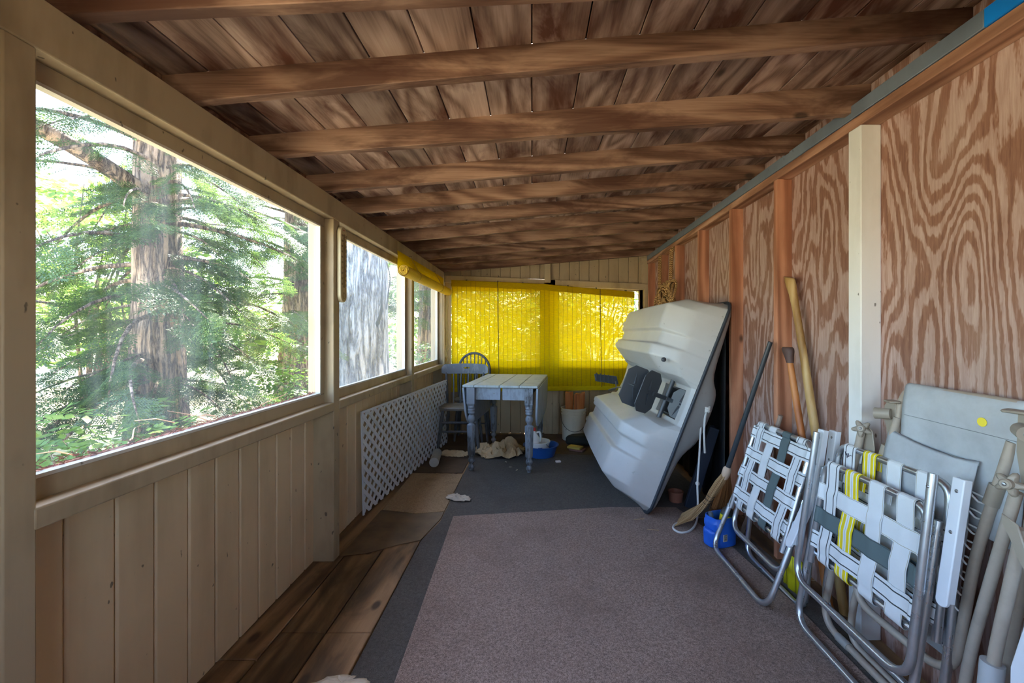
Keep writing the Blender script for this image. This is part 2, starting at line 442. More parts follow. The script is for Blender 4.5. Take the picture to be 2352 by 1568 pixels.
struct(mb.build('trim_11', CREAM, bevel=0.003), 'sill rail behind the yellow blind')
mb = MB(); mb.box((0.25, YB - .06, 0.0), (0.32, YB - .001, 0.80))
struct(mb.build('trim_12', CREAM, bevel=0.003), 'pale stud under the far sill')
for i, (a, b) in enumerate(ops):
    mb = MB()
    for lo, hi in [((a, YB, z0), (a + .04, YB + .03, z1)), ((b - .04, YB, z0), (b, YB + .03, z1)), ((a, YB, z1 - .04), (b, YB + .03, z1)), ((a, YB, z0), (b, YB + .03, z0 + .04))]: mb.box(lo, hi)
    w = struct(mb.build('window_%d' % (i + 4), CREAM, bevel=0.003), ['window behind the left part of the yellow blind', 'window behind the right part of the yellow blind'][i])
    mb = MB(); mb.box((a + .04, YB + .013, z0 + .04), (b - .04, YB + .016, z1 - .04)); mb.build('pane', GLASS1, w, smooth=False)

# right wall: plywood sheets between studs, plate, strip
mb = MB(); ys = [-1.2, 0.5, 1.70, 2.92, 4.14, 5.36]
for a, b in zip(ys, ys[1:]): rbox(mb, a + .001, b - .001, 0.083, 0.10, 0.0, 2.35)
struct(mb.build('wall_right', PLYWOOD), 'reddish brown fir plywood wall')
mb = MB(); rbox(mb, -1.2, YB, 0.0, 0.083, 2.094, 2.1375)
struct(mb.build('trim_13', PLATE, bevel=0.003), 'rough wooden top plate of the plywood wall')
mb = MB(); rbox(mb, 1.22, YB - .03, -0.004, 0.083, 2.1385, 2.194)
struct(mb.build('trim_14', GREY_STRIP, bevel=0.002), 'grey painted strip over the top plate')
mb = MB(); rbox(mb, -1.2, 1.22, -0.004, 0.083, 2.1385, 2.194)
struct(mb.build('trim_15', BLUE_STRIP, bevel=0.002), 'bright blue end of the painted strip')
mb = MB(); rbox(mb, 1.695, 1.766, 0.0, 0.083, 0, 2.094)
struct(mb.build('wall_post', WHITE_POST, bevel=0.004, seg=2), 'white painted post on the plywood wall')
for yc in (0.52, 2.302, 2.860, 3.452, 4.047, 4.57, 5.1):
    mb = MB(); rbox(mb, yc, yc + 0.036, 0.0, 0.083, 0, 2.094)
    o = struct(mb.build('wall_stud', STUD, bevel=0.002))
    o['label'] = 'bare wooden wall stud on the plywood wall'; o['group'] = 'bare wall studs'

# unseen wall behind the viewer, added to keep daylight off the rafter sides
mb = MB(); mb.box((-1.25, -1.22, 1.95), (1.6, -1.2, 2.4)); mb.box((.75, -1.22, 0), (1.6, -1.2, 1.95)); mb.box((-1.25, -1.22, 0), (-.05, -1.2, 1.95)); mb.box((-.05, -1.22, 0), (.75, -1.2, .95))
struct(mb.build('wall_front', CREAM_WALL), 'unseen board wall with an opening behind the viewer, shaped to limit the light')
# rafters
raf = [(0.20, 1.9875, 2.19), (0.6, 1.9875, 2.19)]
slopes = [.045, .0888, .073, .0826, .0875, .085, .084, .085, .084, .083, .082]
for Yk, s in zip([1.003, 1.368, 1.78, 2.218, 2.616, 3.016, 3.418, 3.817, 4.274, 4.639, 5.148], slopes): raf.append((Yk, 1.9875, 1.9875 + s * (1.40 - XP)))
for k, (Yk, za, zb) in enumerate(raf):
    dx = 1.40 - XP; sl = (zb - za) / dx
    xa, xb = -1.27, xr(Yk) + 0.08
    zA, zB = za + sl * (xa - XP), za + sl * (xb - XP)
    mb = MB(); t0, t1 = Yk - 0.036, Yk
    mb.hexa([(xa, t0, zA), (xb, t0, zB), (xb, t1, zB), (xa, t1, zA)], [(xa, t0, zr(xa) + .092), (xb, t0, zr(xb) + .092), (xb, t1, zr(xb) + .092), (xa, t1, zr(xa) + .092)])
    o = struct(mb.build('rafter', RAFTER, bevel=0.002))
    o['label'] = 'brown sloping wooden rafter under the roof boards'; o['group'] = 'roof rafters'
# ceiling boards
mb = MB(); x = -1.376
while x < 1.55:
    xa, xb = x + .0015, x + .172 - .0025
    dz = random.uniform(-0.004, -0.001)
    for a, b in ((-1.2, 6.5),):  # unseen overhang added past the far wall to shade its windows
        mb.hexa([(xa, a, zr(xa) + .092 + dz), (xb, a, zr(xb) + .092 + dz), (xb, b, zr(xb) + .092 + dz), (xa, b, zr(xa) + .092 + dz)],
                [(xa, a, zr(xa) + .112), (xb, a, zr(xb) + .112), (xb, b, zr(xb) + .112), (xa, b, zr(xa) + .112)])
    x += .172
mb.hexa([(-1.376, -1.2, zr(-1.376) + .11), (1.55, -1.2, zr(1.55) + .11), (1.55, 6.5, zr(1.55) + .11), (-1.376, 6.5, zr(-1.376) + .11)],
        [(-1.376, -1.2, zr(-1.376) + .14), (1.55, -1.2, zr(1.55) + .14), (1.55, 6.5, zr(1.55) + .14), (-1.376, 6.5, zr(-1.376) + .14)])
struct(mb.build('ceiling', CEIL, bevel=0.0015), 'weathered brown roof boards above the rafters')

# floor coverings
def sheet(name, poly, z0, z1, mat, wav=0.0):
    mb = MB(); mb.prism([(p[0], p[1], z0) for p in poly], (0, 0, z1 - z0)); return mb.build(name, mat, bevel=0.0015)
dk = [(-0.655, 0.3), (-0.664, 2.5), (-0.605, 2.75), (-0.60, 4.15), (0.1, 4.3), (0.85, 4.2), (1.30, 4.1), (1.36, 0.3)]
tag(sheet('carpet', dk, 0.0, 0.006, DARKRUG), 'charcoal carpet lying under the mauve carpet and the grey table', 'carpet')
f = [FL(910, 1568), FL(1041, 1189), FL(1400, 1168), FL(1560, 1166)]
mv = [(-0.485, 0.3), (-0.488, 1.49), (f[1].x, f[1].y), (f[2].x, f[2].y), (1.02, 2.96), (1.16, 2.4), (1.20, 1.9), (1.215, 0.3)]
tag(sheet('carpet', mv, 0.006, 0.013, CARPET), 'large mauve brown carpet in the foreground with flecked pile', 'carpet')
tn = [(-1.05, 2.94), (-0.80, 2.88), (-0.612, 2.91), (-0.607, 3.68), (-1.06, 3.70)]
tag(sheet('mat', tn, 0.0, 0.005, TANRUG), 'tan stained mat in front of the white lattice panel', 'mat')
br = [(-1.07, 2.33), (-0.92, 2.37), (-0.80, 2.45), (-0.67, 2.51), (-0.61, 2.8), (-0.612, 2.905), (-0.80, 2.875), (-1.06, 2.93)]
tag(sheet('mat', br, 0.0, 0.004, LINO), 'dark brown linoleum piece with a curled edge before the tan mat', 'mat')
dm = [(-1.08, 3.72), (-0.62, 3.705), (-0.612, 4.17), (0.1, 4.32), (0.85, 4.22), (1.2, 4.14), (1.2, 5.12), (-1.05, 5.12)]
tag(sheet('mat', dm, 0.0, 0.004, DARKMAT), 'dark brown mat covering the floor along the far wall', 'mat')
# ================================================================ OUTDOORS
import numpy as np
rng = np.random.default_rng(11)
def M_ground():
    t = NT('forest_floor'); n1 = t.noise(t.co(), 0.9, 6, 0.7); n2 = t.noise(t.co(), 30.0, 3)
    base = t.ramp(t.math('ADD', t.math('MULTIPLY', n1, 0.7), t.math('MULTIPLY', n2, 0.3)), [(0.35, srgb(130, 112, 90)), (0.5, srgb(190, 172, 142)), (0.6, srgb(200, 198, 150)), (0.72, srgb(216, 218, 164))])
    t.principled(Base_Color=base, Roughness=0.95, Normal=t.bump(n2, 0.5, 0.03)); return t.m
mb = MB(); mb.box((-60, -30, -0.6), (40, 60, -0.12))
struct(mb.build('ground', M_ground()), 'leaf strewn ground outside the porch')
def M_leaf(name, dark, light, trans=0.45):
    t = NT(name); g = t.n('NewGeometry'); n = t.noise(t.co(), 1.3, 2)
    f = t.math('ADD', t.math('MULTIPLY', (g, 'Random Per Island'), 0.6), t.math('MULTIPLY', n, 0.4))
    col = t.mix(f, dark, light)
    d = t.n('BsdfDiffuse', Color=col); tl = t.n('BsdfTranslucent', Color=col); gl = t.n('BsdfGlossy', Color=(1, 1, 1, 1), Roughness=0.45)
    m = t.n('MixShader', i0=trans, i1=d, i2=tl); m2 = t.n('MixShader', i0=0.04, i1=m, i2=gl)
    t.t.links.new(m2.outputs[0], t.out.inputs[0]); return t.m
HEMLOCK = M_leaf('hemlock_needles', srgb(34, 64, 38), srgb(108, 132, 60))
BRIGHT = M_leaf('sunny_leaves', srgb(66, 112, 36), srgb(146, 172, 70), 0.55)
FERN = M_leaf('undergrowth_leaves', srgb(60, 104, 36), srgb(134, 158, 62), 0.5)
def M_bark(name, dark, light, sc=1.0):
    t = NT(name)
    n1 = t.noise(t.co((1, 1, 0.13)), 14.0 * sc, 5, 0.62, 0.4); n2 = t.noise(t.co((1, 1, .6)), 40.0 * sc, 4, 0.7)
    r = t.math('ABSOLUTE', t.math('SUBTRACT', n1, .5)); h = t.math('ADD', t.math('MULTIPLY', t.ramp(r, [(0.0, 0), (.10, 1)]), .6), t.math('MULTIPLY', n2, .5))
    base = t.ramp(h, [(0.25, dark), (0.9, light)])
    t.principled(Base_Color=base, Roughness=0.9, Normal=t.bump(h, 1.0, 0.06)); return t.m
BARK = M_bark('hemlock_bark', srgb(80, 62, 52), srgb(196, 166, 142))
GREYBARK = M_bark('grey_bark', srgb(84, 84, 86), srgb(178, 178, 178), 0.7)

def leaf_template(kind):
    """flat spray, 1 m long along +x: arrays of quads (n,4,3)"""
    L = []
    def leaf(p, d, ln, w, tilt):
        d = d / np.linalg.norm(d); s = np.cross(d, [0, 0, 1.0]); s /= np.linalg.norm(s)
        up = np.array([0, 0, tilt]) * ln
        L.append([p, p + d * ln * .45 + s * w * .5 + up * .4, p + d * ln + up, p + d * ln * .45 - s * w * .5 + up * .4])
    r = np.random.default_rng(3)
    if kind == 'hemlock':
        for i in range(15):
            x = i / 15; tl = (0.42 * (1 - x) + 0.10) * r.uniform(.75, 1.1)
            for sg in (-1, 1):
                a = math.radians(48) * sg; d = np.array([math.cos(a), math.sin(a), r.uniform(-.25, .05)]); p0 = np.array([x, 0, -0.16 * x * x])
                k = max(3, int(tl / 0.055))
                for j in range(k):
                    p = p0 + d * tl * (j + .3) / k
                    for s2 in (-1, 1):
                        b = a + s2 * math.radians(42)
                        leaf(p, np.array([math.cos(b), math.sin(b), r.uniform(-.3, .2)]), r.uniform(.075, .11), .030, r.uniform(-.3, .3))
                leaf(p0 + d * tl, d, .11, .035, 0)
    else:
        for i in range(9):
            x = i / 9
            for sg in (-1, 1):
                a = math.radians(r.uniform(30, 75)) * sg
                p = np.array([x, 0, -0.1 * x * x]) + np.array([math.cos(a), math.sin(a), 0]) * r.uniform(.03, .22)
                leaf(p, np.array([math.cos(a), math.sin(a), r.uniform(-.6, .3)]), r.uniform(.16, .26), .13, r.uniform(-.2, .2))
    return np.array(L)
TPL = {'hemlock': leaf_template('hemlock'), 'broad': leaf_template('broad')}
def foliage(name, sprays, kind, mat, parent=None):
    """sprays: list of (position, direction, scale, roll) -> ONE mesh of many leaves"""
    T = TPL[kind]; chunks = []
    for p, d, s, roll in sprays:
        x = V(d).normalized(); z0 = V((0, 0, 1)) if abs(x.z) < .95 else V((1, 0, 0))
        y = z0.cross(x).normalized(); z = x.cross(y)
        cr, srl = math.cos(roll), math.sin(roll); y, z = y * cr + z * srl, z * cr - y * srl
        M3 = np.array([list(x), list(y), list(z)]) * s
        chunks.append(T.reshape(-1, 3) @ M3 + np.array(list(p)))
    A = np.concatenate(chunks).astype(np.float32); nq = len(A) // 4
    me = bpy.data.meshes.new(name)
    me.vertices.add(len(A)); me.vertices.foreach_set('co', A.ravel())
    me.loops.add(nq * 4); me.loops.foreach_set('vertex_index', np.arange(nq * 4, dtype=np.int32))
    me.polygons.add(nq); me.polygons.foreach_set('loop_start', np.arange(0, nq * 4, 4, dtype=np.int32))
    me.update(calc_edges=True); me.materials.append(mat)
    o = bpy.data.objects.new(name, me); C.objects.link(o)
    if parent: o.parent = parent; o.matrix_parent_inverse = parent.matrix_world.inverted()
    return o
def trunk_mb(base, top, r0, r1, n=28, flare=1.5, wob=0.06, rings=40):
    base, top = V(base), V(top); mbk = MB(); rs = []
    for i in range(rings + 1):
        t = i / rings; c = base.lerp(top, t); r = r0 + (r1 - r0) * t; r *= 1 + (flare - 1) * math.exp(-t * 14)
        ring = []
        for k in range(n):
            a = 2 * PI * k / n
            q = mnoise.noise(V((math.cos(a) * 2.2, math.sin(a) * 2.2, c.z * 0.6)) + base) * wob * 2 + mnoise.noise(V((math.cos(a) * 7, math.sin(a) * 7, c.z * 1.2)) + base) * wob * .8
            ring.append(c + V((math.cos(a), math.sin(a), 0)) * r * (1 + q))
        rs.append(ring)
    return mbk.loft(rs)
def hemlock(name, base, height, r0, label, group, nb=60, blen=(1.0, 2.4), z0=0.8, scale=(.35, .6), per=7, bark=BARK, lean=(0, 0), sector=None, r1=0.12, droop=0.35, leafmat=None, zmax=4.6, bias=None):
    base = V(base); top = base + V((lean[0], lean[1], height))
    t = thing(name, base, label, 'tree', group)
    trunk_mb(base, top, r0, r1).build('trunk', bark, t, angle=180)
    br = MB(); spr = []
    for i in range(nb):
        z = z0 + (zmax - z0) * (i + rng.uniform(0, 1)) / nb
        o = base.lerp(top, z / height)
        a = rng.uniform(0, 2 * PI) if sector is None else rng.uniform(*sector)
        if bias and rng.uniform() < .4: a = rng.uniform(*bias)
        ln = rng.uniform(*blen) * (1 - 0.45 * z / height)
        pts = []; dr = droop * rng.uniform(.5, 1.3); rise = rng.uniform(0.0, .3)
        for k in range(8):
            u = k / 7; pts.append(o + V((math.cos(a + .25 * u * math.sin(i)), math.sin(a + .25 * u * math.sin(i)), 0)) * ln * u + V((0, 0, rise * u * ln - dr * u * u * ln)))
        br.tube(pts, [0.019 * (1 - .85 * k / 7) * min(1.5, ln) for k in range(8)], 6)
        for k in range(per):
            u = 0.22 + 0.78 * (k + rng.uniform(0, 1)) / per; f = u * 7; j = min(6, int(f)); p = pts[j].lerp(pts[j + 1], f - j)
            b = a + rng.choice([-1, 1]) * rng.uniform(.3, 1.1) if k < per - 1 else a
            spr.append((p, (math.cos(b), math.sin(b), rng.uniform(-.75, -.05)), rng.uniform(*scale), rng.uniform(-.7, .7)))
    br.build('branches', bark, t, angle=180)
    foliage('foliage', spr, 'hemlock', leafmat or HEMLOCK, t)
    return t
# the big hemlock in the first window
t1 = hemlock('hemlock_tree', (-3.75, 4.2, -.15), 7.5, .215, 'big hemlock with broad sunlit trunk seen through the near window', 'trees outside the porch', nb=72, bias=(-1.7, .5), blen=(.8, 2.0), z0=.75, scale=(.22, .42), per=9, lean=(-.1, .1), r1=.14, droop=.55, zmax=3.5)
limb = MB(); limb.tube(smoothpath([(-3.75, 4.2, 2.55), (-3.95, 3.6, 2.85), (-4.2, 3.0, 3.0), (-4.5, 2.2, 2.9)], 5), [.085 - .0035 * k for k in range(16)], 9)
limb.build('limb', BARK, t1, angle=180)
# large grey trunk close to the second window
t2 = thing('pine_tree', (-2.38, 5.5, -.15), 'massive grey barked trunk filling the second window', 'tree', 'trees outside the porch')
trunk_mb((-2.33, 5.5, -.15), (-2.38, 5.6, 8), .42, .32, 48, 1.25, .05, 60).build('trunk', GREYBARK, t2, angle=180)
hemlock('hemlock_tree', (-4.6, 8.2, -.15), 8, .30, 'hemlock standing between the big hemlock and the grey trunk', 'trees outside the porch', nb=60, blen=(1.0, 2.4), per=6, scale=(.35, .6))
hemlock('hemlock_tree', (-6.6, 3.9, -.15), 8, .16, 'slender hemlock left of the big sunlit trunk', 'trees outside the porch', nb=34, blen=(1.2, 2.6), per=6, scale=(.3, .55), r1=.06, z0=1.1)
hemlock('hemlock_tree', (-2.6, 10.5, -.15), 9, .27, 'sunlit trunked tree seen through the third window', 'trees outside the porch', nb=46, blen=(1.0, 2.6), per=6, scale=(.4, .7), z0=1.6)
def leafy(name, base, h, rad, n, label, group, mat=BRIGHT, kind='broad', scale=(.35, .6), zmin=0.2, stem=0.03, cat='tree'):
    base = V(base); t = thing(name, base, label, cat, group); st = MB(); spr = []
    for i in range(max(5, n // 8)):
        a = rng.uniform(0, 2 * PI); rr = rad * rng.uniform(.3, 1); tip = base + V((math.cos(a) * rr, math.sin(a) * rr, h * rng.uniform(.55, 1)))
        mid = base.lerp(tip, .5) + V((rng.uniform(-.1, .1), rng.uniform(-.1, .1), h * .08))
        st.tube(smoothpath([base, mid, tip], 4), [stem * (1 - .1 * k) for k in range(9)], 5)
    st.build('stems', BARK, t, angle=180)
    for i in range(n):
        a = rng.uniform(0, 2 * PI); rr = rad * math.sqrt(rng.uniform(0, 1)); z = zmin * h + (1 - zmin) * h * rng.uniform(0, 1); q = math.sqrt(max(.05, 1 - (2 * z / h - 1) ** 2 * .8))
        b = rng.uniform(0, 2 * PI)
        spr.append((base + V((math.cos(a) * rr * q, math.sin(a) * rr * q, z)), (math.cos(b), math.sin(b), rng.uniform(-.4, .5)), rng.uniform(*scale), rng.uniform(-.6, .6)))
    foliage('foliage', spr, kind, mat, t); return t
# understory and far trees
for k, (x, y, h, rad, n, lab) in enumerate([
    (-6.4, 6.0, 3.6, 1.1, 90, 'young leafy sapling behind the big sunlit trunk'), (-8.5, 8.6, 4.5, 1.6, 110, 'bright green leafy tree farther back behind the sapling'),
    (-5.3, 5.9, 2.6, .8, 110, 'small bright sapling just right of the big sunlit trunk'), (-9.2, 4.6, 5.5, 1.5, 100, 'leafy tree far left behind the slender hemlock')]):
    leafy('leafy_tree', (x, y, -.15), h, rad, n, lab, 'leafy trees outside', scale=(.4, .75), zmin=.36)
for k, (x, y, h, rad, n, lab) in enumerate([
    (-2.9, 2.75, .85, .55, 80, 'low leafy shrub just outside the near window sill'), (-4.2, 2.9, .8, .75, 90, 'low shrub at the foot of the big hemlock, camera side'),
    (-3.4, 5.35, .95, .6, 90, 'green shrub right of the big hemlock foot'), (-3.9, 6.6, 1.3, .7, 110, 'taller green shrub farther back right of the big hemlock'),
    (-5.6, 4.0, .5, .8, 70, 'broad low shrub left of the big hemlock foot'), (-2.2, 3.7, .72, .4, 60, 'small shrub close under the corner of the near window'), (-2.2, 7.6, 1.2, .7, 90, 'shrub behind the third window')]):
    leafy('shrub', (x, y, -.15), h, rad, n, lab, 'shrubs outside the windows', FERN, scale=(.22, .4), stem=.008, cat='shrub')
# trees behind the far windows
for k, (x, y, h, rad, n, lab) in enumerate([
    (-.9, 8.6, 2.6, 1.0, 150, 'leafy tree beyond the left half of the yellow blind'), (1.2, 8.4, 2.9, 1.1, 170, 'leafy tree beyond the right half of the yellow blind'),
    (.1, 11.5, 3.2, 1.7, 170, 'larger leafy tree far beyond the yellow blind'), (2.5, 8.6, 3.0, .9, 150, 'leafy tree seen through the gap right of the yellow blind')]):
    leafy('leafy_tree', (x, y, -.15), h, rad, n, lab, 'trees beyond the far wall', scale=(.4, .7))
hemlock('hemlock_tree', (.6, 14.5, -.15), 9.5, .25, 'tall hemlock far beyond the yellow blind', 'trees beyond the far wall', nb=50, blen=(1.6, 3.2), per=6, scale=(.6, 1.0))
# far tree line beyond the bright field: many crowns nobody could count
spr = []
for i in range(700):
    a = rng.uniform(math.radians(85), math.radians(178)); d = rng.uniform(21, 27); z = rng.uniform(0, 1) ** 1.3 * 6.0 * (0.6 + .4 * math.sin(a * 9) ** 2)
    b = rng.uniform(0, 2 * PI); spr.append((V((math.cos(a) * d, math.sin(a) * d, z - .1)), (math.cos(b), math.sin(b), rng.uniform(-.4, .5)), rng.uniform(1.4, 2.4), rng.uniform(-.6, .6)))
tl = foliage('treeline', spr, 'broad', BRIGHT); tl['kind'] = 'stuff'; tl['label'] = 'distant sunlit green tree line across the clearing'; tl['category'] = 'tree line'
# dry twigs and needles lying along the window ledge outside
tw = MB()
for i in range(150):
    y = rng.uniform(.9, 3.4); p = V((rng.uniform(-2.7, -1.75), y, rng.uniform(.25, .62))); a = rng.uniform(0, 2 * PI); l = rng.uniform(.1, .35)
    q = p + V((math.cos(a), math.sin(a), rng.uniform(-.3, .5))) * l; tw.tube([p, p.lerp(q, .5) + V((0, 0, .02)), q], [.004, .003, .0015], 4)
# a low brush pile the twigs belong to
o = tw.build('brushwood', M_plain('dry_twig', srgb(196, 150, 116), .8, var=.3)); o['kind'] = 'stuff'; o['label'] = 'dry pale twigs piled outside under the near window'; o['category'] = 'brush'
lt = MB()
for i in range(420):
    y = rng.uniform(.92, 2.22); p = V((-1.149 - abs(rng.normal(0, .012)), y, .921 + rng.uniform(0, .012) * (1.6 - .5 * (y - .9)))); a = rng.uniform(0, 2 * PI); l = rng.uniform(.01, .03)
    q = p + V((math.cos(a) * .3, math.sin(a), rng.uniform(-.1, .5))) * l; q.x = min(q.x, -1.147); lt.tube([p, q], [.0012, .0008], 4)
lt.box((-1.20, .915, .895), (-1.147, 2.27, .919))
o = lt.build('needle_litter', M_plain('dead_needles', srgb(150, 84, 52), .85, var=.4)); o['kind'] = 'stuff'; o['label'] = 'rust brown needle litter on the outer ledge of the near window'; o['category'] = 'litter'
# white dock-like structure across the clearing
WHITE_OUT = M_plain('white_outdoor_paint', srgb(235, 238, 240), .5, var=.05)
b = P(190, 868, 9.0); t = thing('white_fence', (b.x, b.y, -.12), 'low white railed fence beyond the shrubs at the left of the near window', 'fence')
for k in range(7):
    mb = MB(); mb.box((b.x - 2.7 + k * .9, b.y - .05, -.12), (b.x - 2.62 + k * .9, b.y + .05, .5)); mb.build('post', WHITE_OUT, t)
for z in (.28, .42, .12):
    mb = MB(); mb.box((b.x - 2.8, b.y - .075, z - .045), (b.x + 2.9, b.y - .05, z + .045)); mb.build('rail', WHITE_OUT, t)
# ================================================================ TABLE, CHAIRS, THINGS AT THE FAR END
def M_greypaint(name, col, worn, amt=0.5):
    t = NT(name); n1 = t.noise(t.co((1, 1, .4)), 9.0, 6, 0.7); n2 = t.noise(t.co((1, 1, .25)), 60.0, 3)
    f = t.ramp(t.math('ADD', t.math('MULTIPLY', n1, .7), t.math('MULTIPLY', n2, .3)), [(.5, 0), (.58, amt)])
    t.principled(Base_Color=t.mix(f, col, worn), Roughness=.5, Normal=t.bump(n1, .15, .003)); return t.m
TABLEPAINT = M_greypaint('blue_grey_paint', srgb(146, 156, 168), srgb(104, 108, 112), .45)
TOPPAINT = M_greypaint('pale_table_top_paint', srgb(172, 180, 178), srgb(140, 146, 144), .5)
LEGPAINT = M_greypaint('worn_leg_paint', srgb(124, 130, 138), srgb(62, 60, 58), .85)
t = thing('drop_leaf_table', (-.226, 4.215, .013), 'grey painted drop leaf table with turned legs and folded leaves', 'table', rotz=math.radians(-7))
W2, D2, TZ = .34, .51, .765
T = t.matrix_world
def tb(mb, name, mat, **k): mb.xf(T); return mb.build(name, mat, t, **k)
mb = MB()
for x0, x1 in ((-W2, -.235), (-.232, -.005), (-.001, .175), (.178, W2)):
    mb.prism([(x0, -D2, TZ - .022), (x1, -D2, TZ - .022), (x1, D2, TZ - .022), (x0, D2, TZ - .022)], (0, 0, .022))
tb(mb, 'tabletop', TOPPAINT, bevel=.005, seg=3)
for sg in (-1, 1):       # hanging leaves with rounded lower corners
    poly = [(-D2, TZ - .025)]; L = .36; r = .17
    poly += [(-D2 + r - r * math.cos(a), TZ - .025 - L + r - r * math.sin(a)) for a in [PI / 2 * k / 10 for k in range(11)]]
    poly += [(D2 - r + r * math.sin(a), TZ - .025 - L + r - r * math.cos(a)) for a in [PI / 2 * k / 10 for k in range(11)]]
    poly += [(D2, TZ - .025)]
    x = sg * (W2 - .012); lean = -sg * (.035 if sg < 0 else .012)
    mb = MB(); mb.prism([(x + lean * (TZ - z) / L, y, z) for y, z in poly], (sg * .018, 0, 0))
    tb(mb, 'drop_leaf', TABLEPAINT, bevel=.004, seg=2)
for x0, x1, nm in ((-.225, .0, 'drawer'), (.018, .225, 'apron_front')):
    mb = MB(); mb.box((x0, -.475, .630), (x1, -.452, TZ - .024)); dr = tb(mb, nm, TABLEPAINT, bevel=.002)
    if nm == 'drawer':
        mb = MB(); mb.bar((-.055, -.478, .742), (-.008, -.484, .748), .008, .008); mb.bar((-.05, -.478, .742), (-.05, -.478, .69), .006, .006); mb.bar((-.05, -.478, .69), (-.065, -.478, .688), .006, .006)
        mb.xf(T); mb.build('latch', M_plain('old_metal', srgb(150, 152, 150), .45, .7), dr)
mb = MB(); mb.box((-.245, -.42, .63), (-.225, .45, TZ - .024)); mb.box((.225, -.42, .63), (.245, .45, TZ - .024)); mb.box((-.225, .44, .63), (.225, .46, TZ - .024)); tb(mb, 'apron_rail', LEGPAINT, bevel=.002)
def turned_leg(x, y):
    mb = MB(); s = .0365
    mb.box((x - s, y - s, .60), (x + s, y + s, TZ - .023))
    mb.hexa([(x - .026, y - .026, .575), (x + .026, y - .026, .575), (x + .026, y + .026, .575), (x - .026, y + .026, .575)], [(x - s, y - s, .60), (x + s, y - s, .60), (x + s, y + s, .60), (x - s, y + s, .60)])
    mb.lathe([(.030, .578), (.034, .572), (.034, .562), (.030, .558), (.030, .552), (.034, .547), (.034, .537), (.030, .533), (.030, .528), (.033, .522), (.033, .512), (.023, .505), (.021, .497), (.026, .490), (.032, .478), (.034, .463), (.032, .448), (.024, .436), (.020, .428), (.020, .42), (.028, .412), (.034, .405)], (x, y, 0), 20)
    mb.lathe([(.040, .408), (.041, .395), (.033, .14), (.030, .132)], (x, y, 0), 8, rot=PI / 8)
    mb.lathe([(.024, .138), (.022, .125), (.022, .112), (.029, .102), (.031, .090), (.029, .078), (.020, .068), (.015, .060), (.017, .054), (.026, .044), (.029, .033), (.026, .022), (.018, .015), (.016, .006), (.019, 0)], (x, y, 0), 20)
    return tb(mb, 'leg', LEGPAINT)
for sx in (-1, 1):
    for sy in (-1, 1): turned_leg(sx * .262, sy * .455 + (0.0 if sy > 0 else -.03))

CHAIRPAINT = M_greypaint('charcoal_chair_paint', srgb(86, 88, 92), srgb(48, 46, 46), .6)
SEATPAINT = M_greypaint('dusty_seat_paint', srgb(120, 116, 108), srgb(92, 84, 72), .7)
CHIPPED = M_greypaint('chipped_crest_paint', srgb(104, 107, 112), srgb(168, 168, 164), .35)
def seat_mb(w, d, y0, zt, th=.032):
    mb = MB(); pts = []
    for k in range(28):
        a = 2 * PI * k / 28; c, s = math.cos(a), math.sin(a); e = .55
        pts.append((math.copysign(abs(c) ** e, c) * w / 2, y0 + d / 2 + math.copysign(abs(s) ** e, s) * d / 2))
    rings = [[V((x * .97, y0 + d / 2 + (y - y0 - d / 2) * .97, zt - th)) for x, y in pts], [V((x, y, zt - th * .7)) for x, y in pts], [V((x, y, zt - .006)) for x, y in pts], [V((x * .96, y0 + d / 2 + (y - y0 - d / 2) * .96, zt)) for x, y in pts], [V((x * .5, y0 + d / 2 + (y - y0 - d / 2) * .5, zt - .006)) for x, y in pts]]
    return mb.loft(rings)
def turned(mb, a, b, r, n=9):
    a, b = V(a), V(b); pr = [.62, .7, .9, 1.0, .95, .8, 1.05, .8, .85, .7, .6]
    mb.tube([a.lerp(b, k / 10) for k in range(11)], [r * p for p in pr], n)
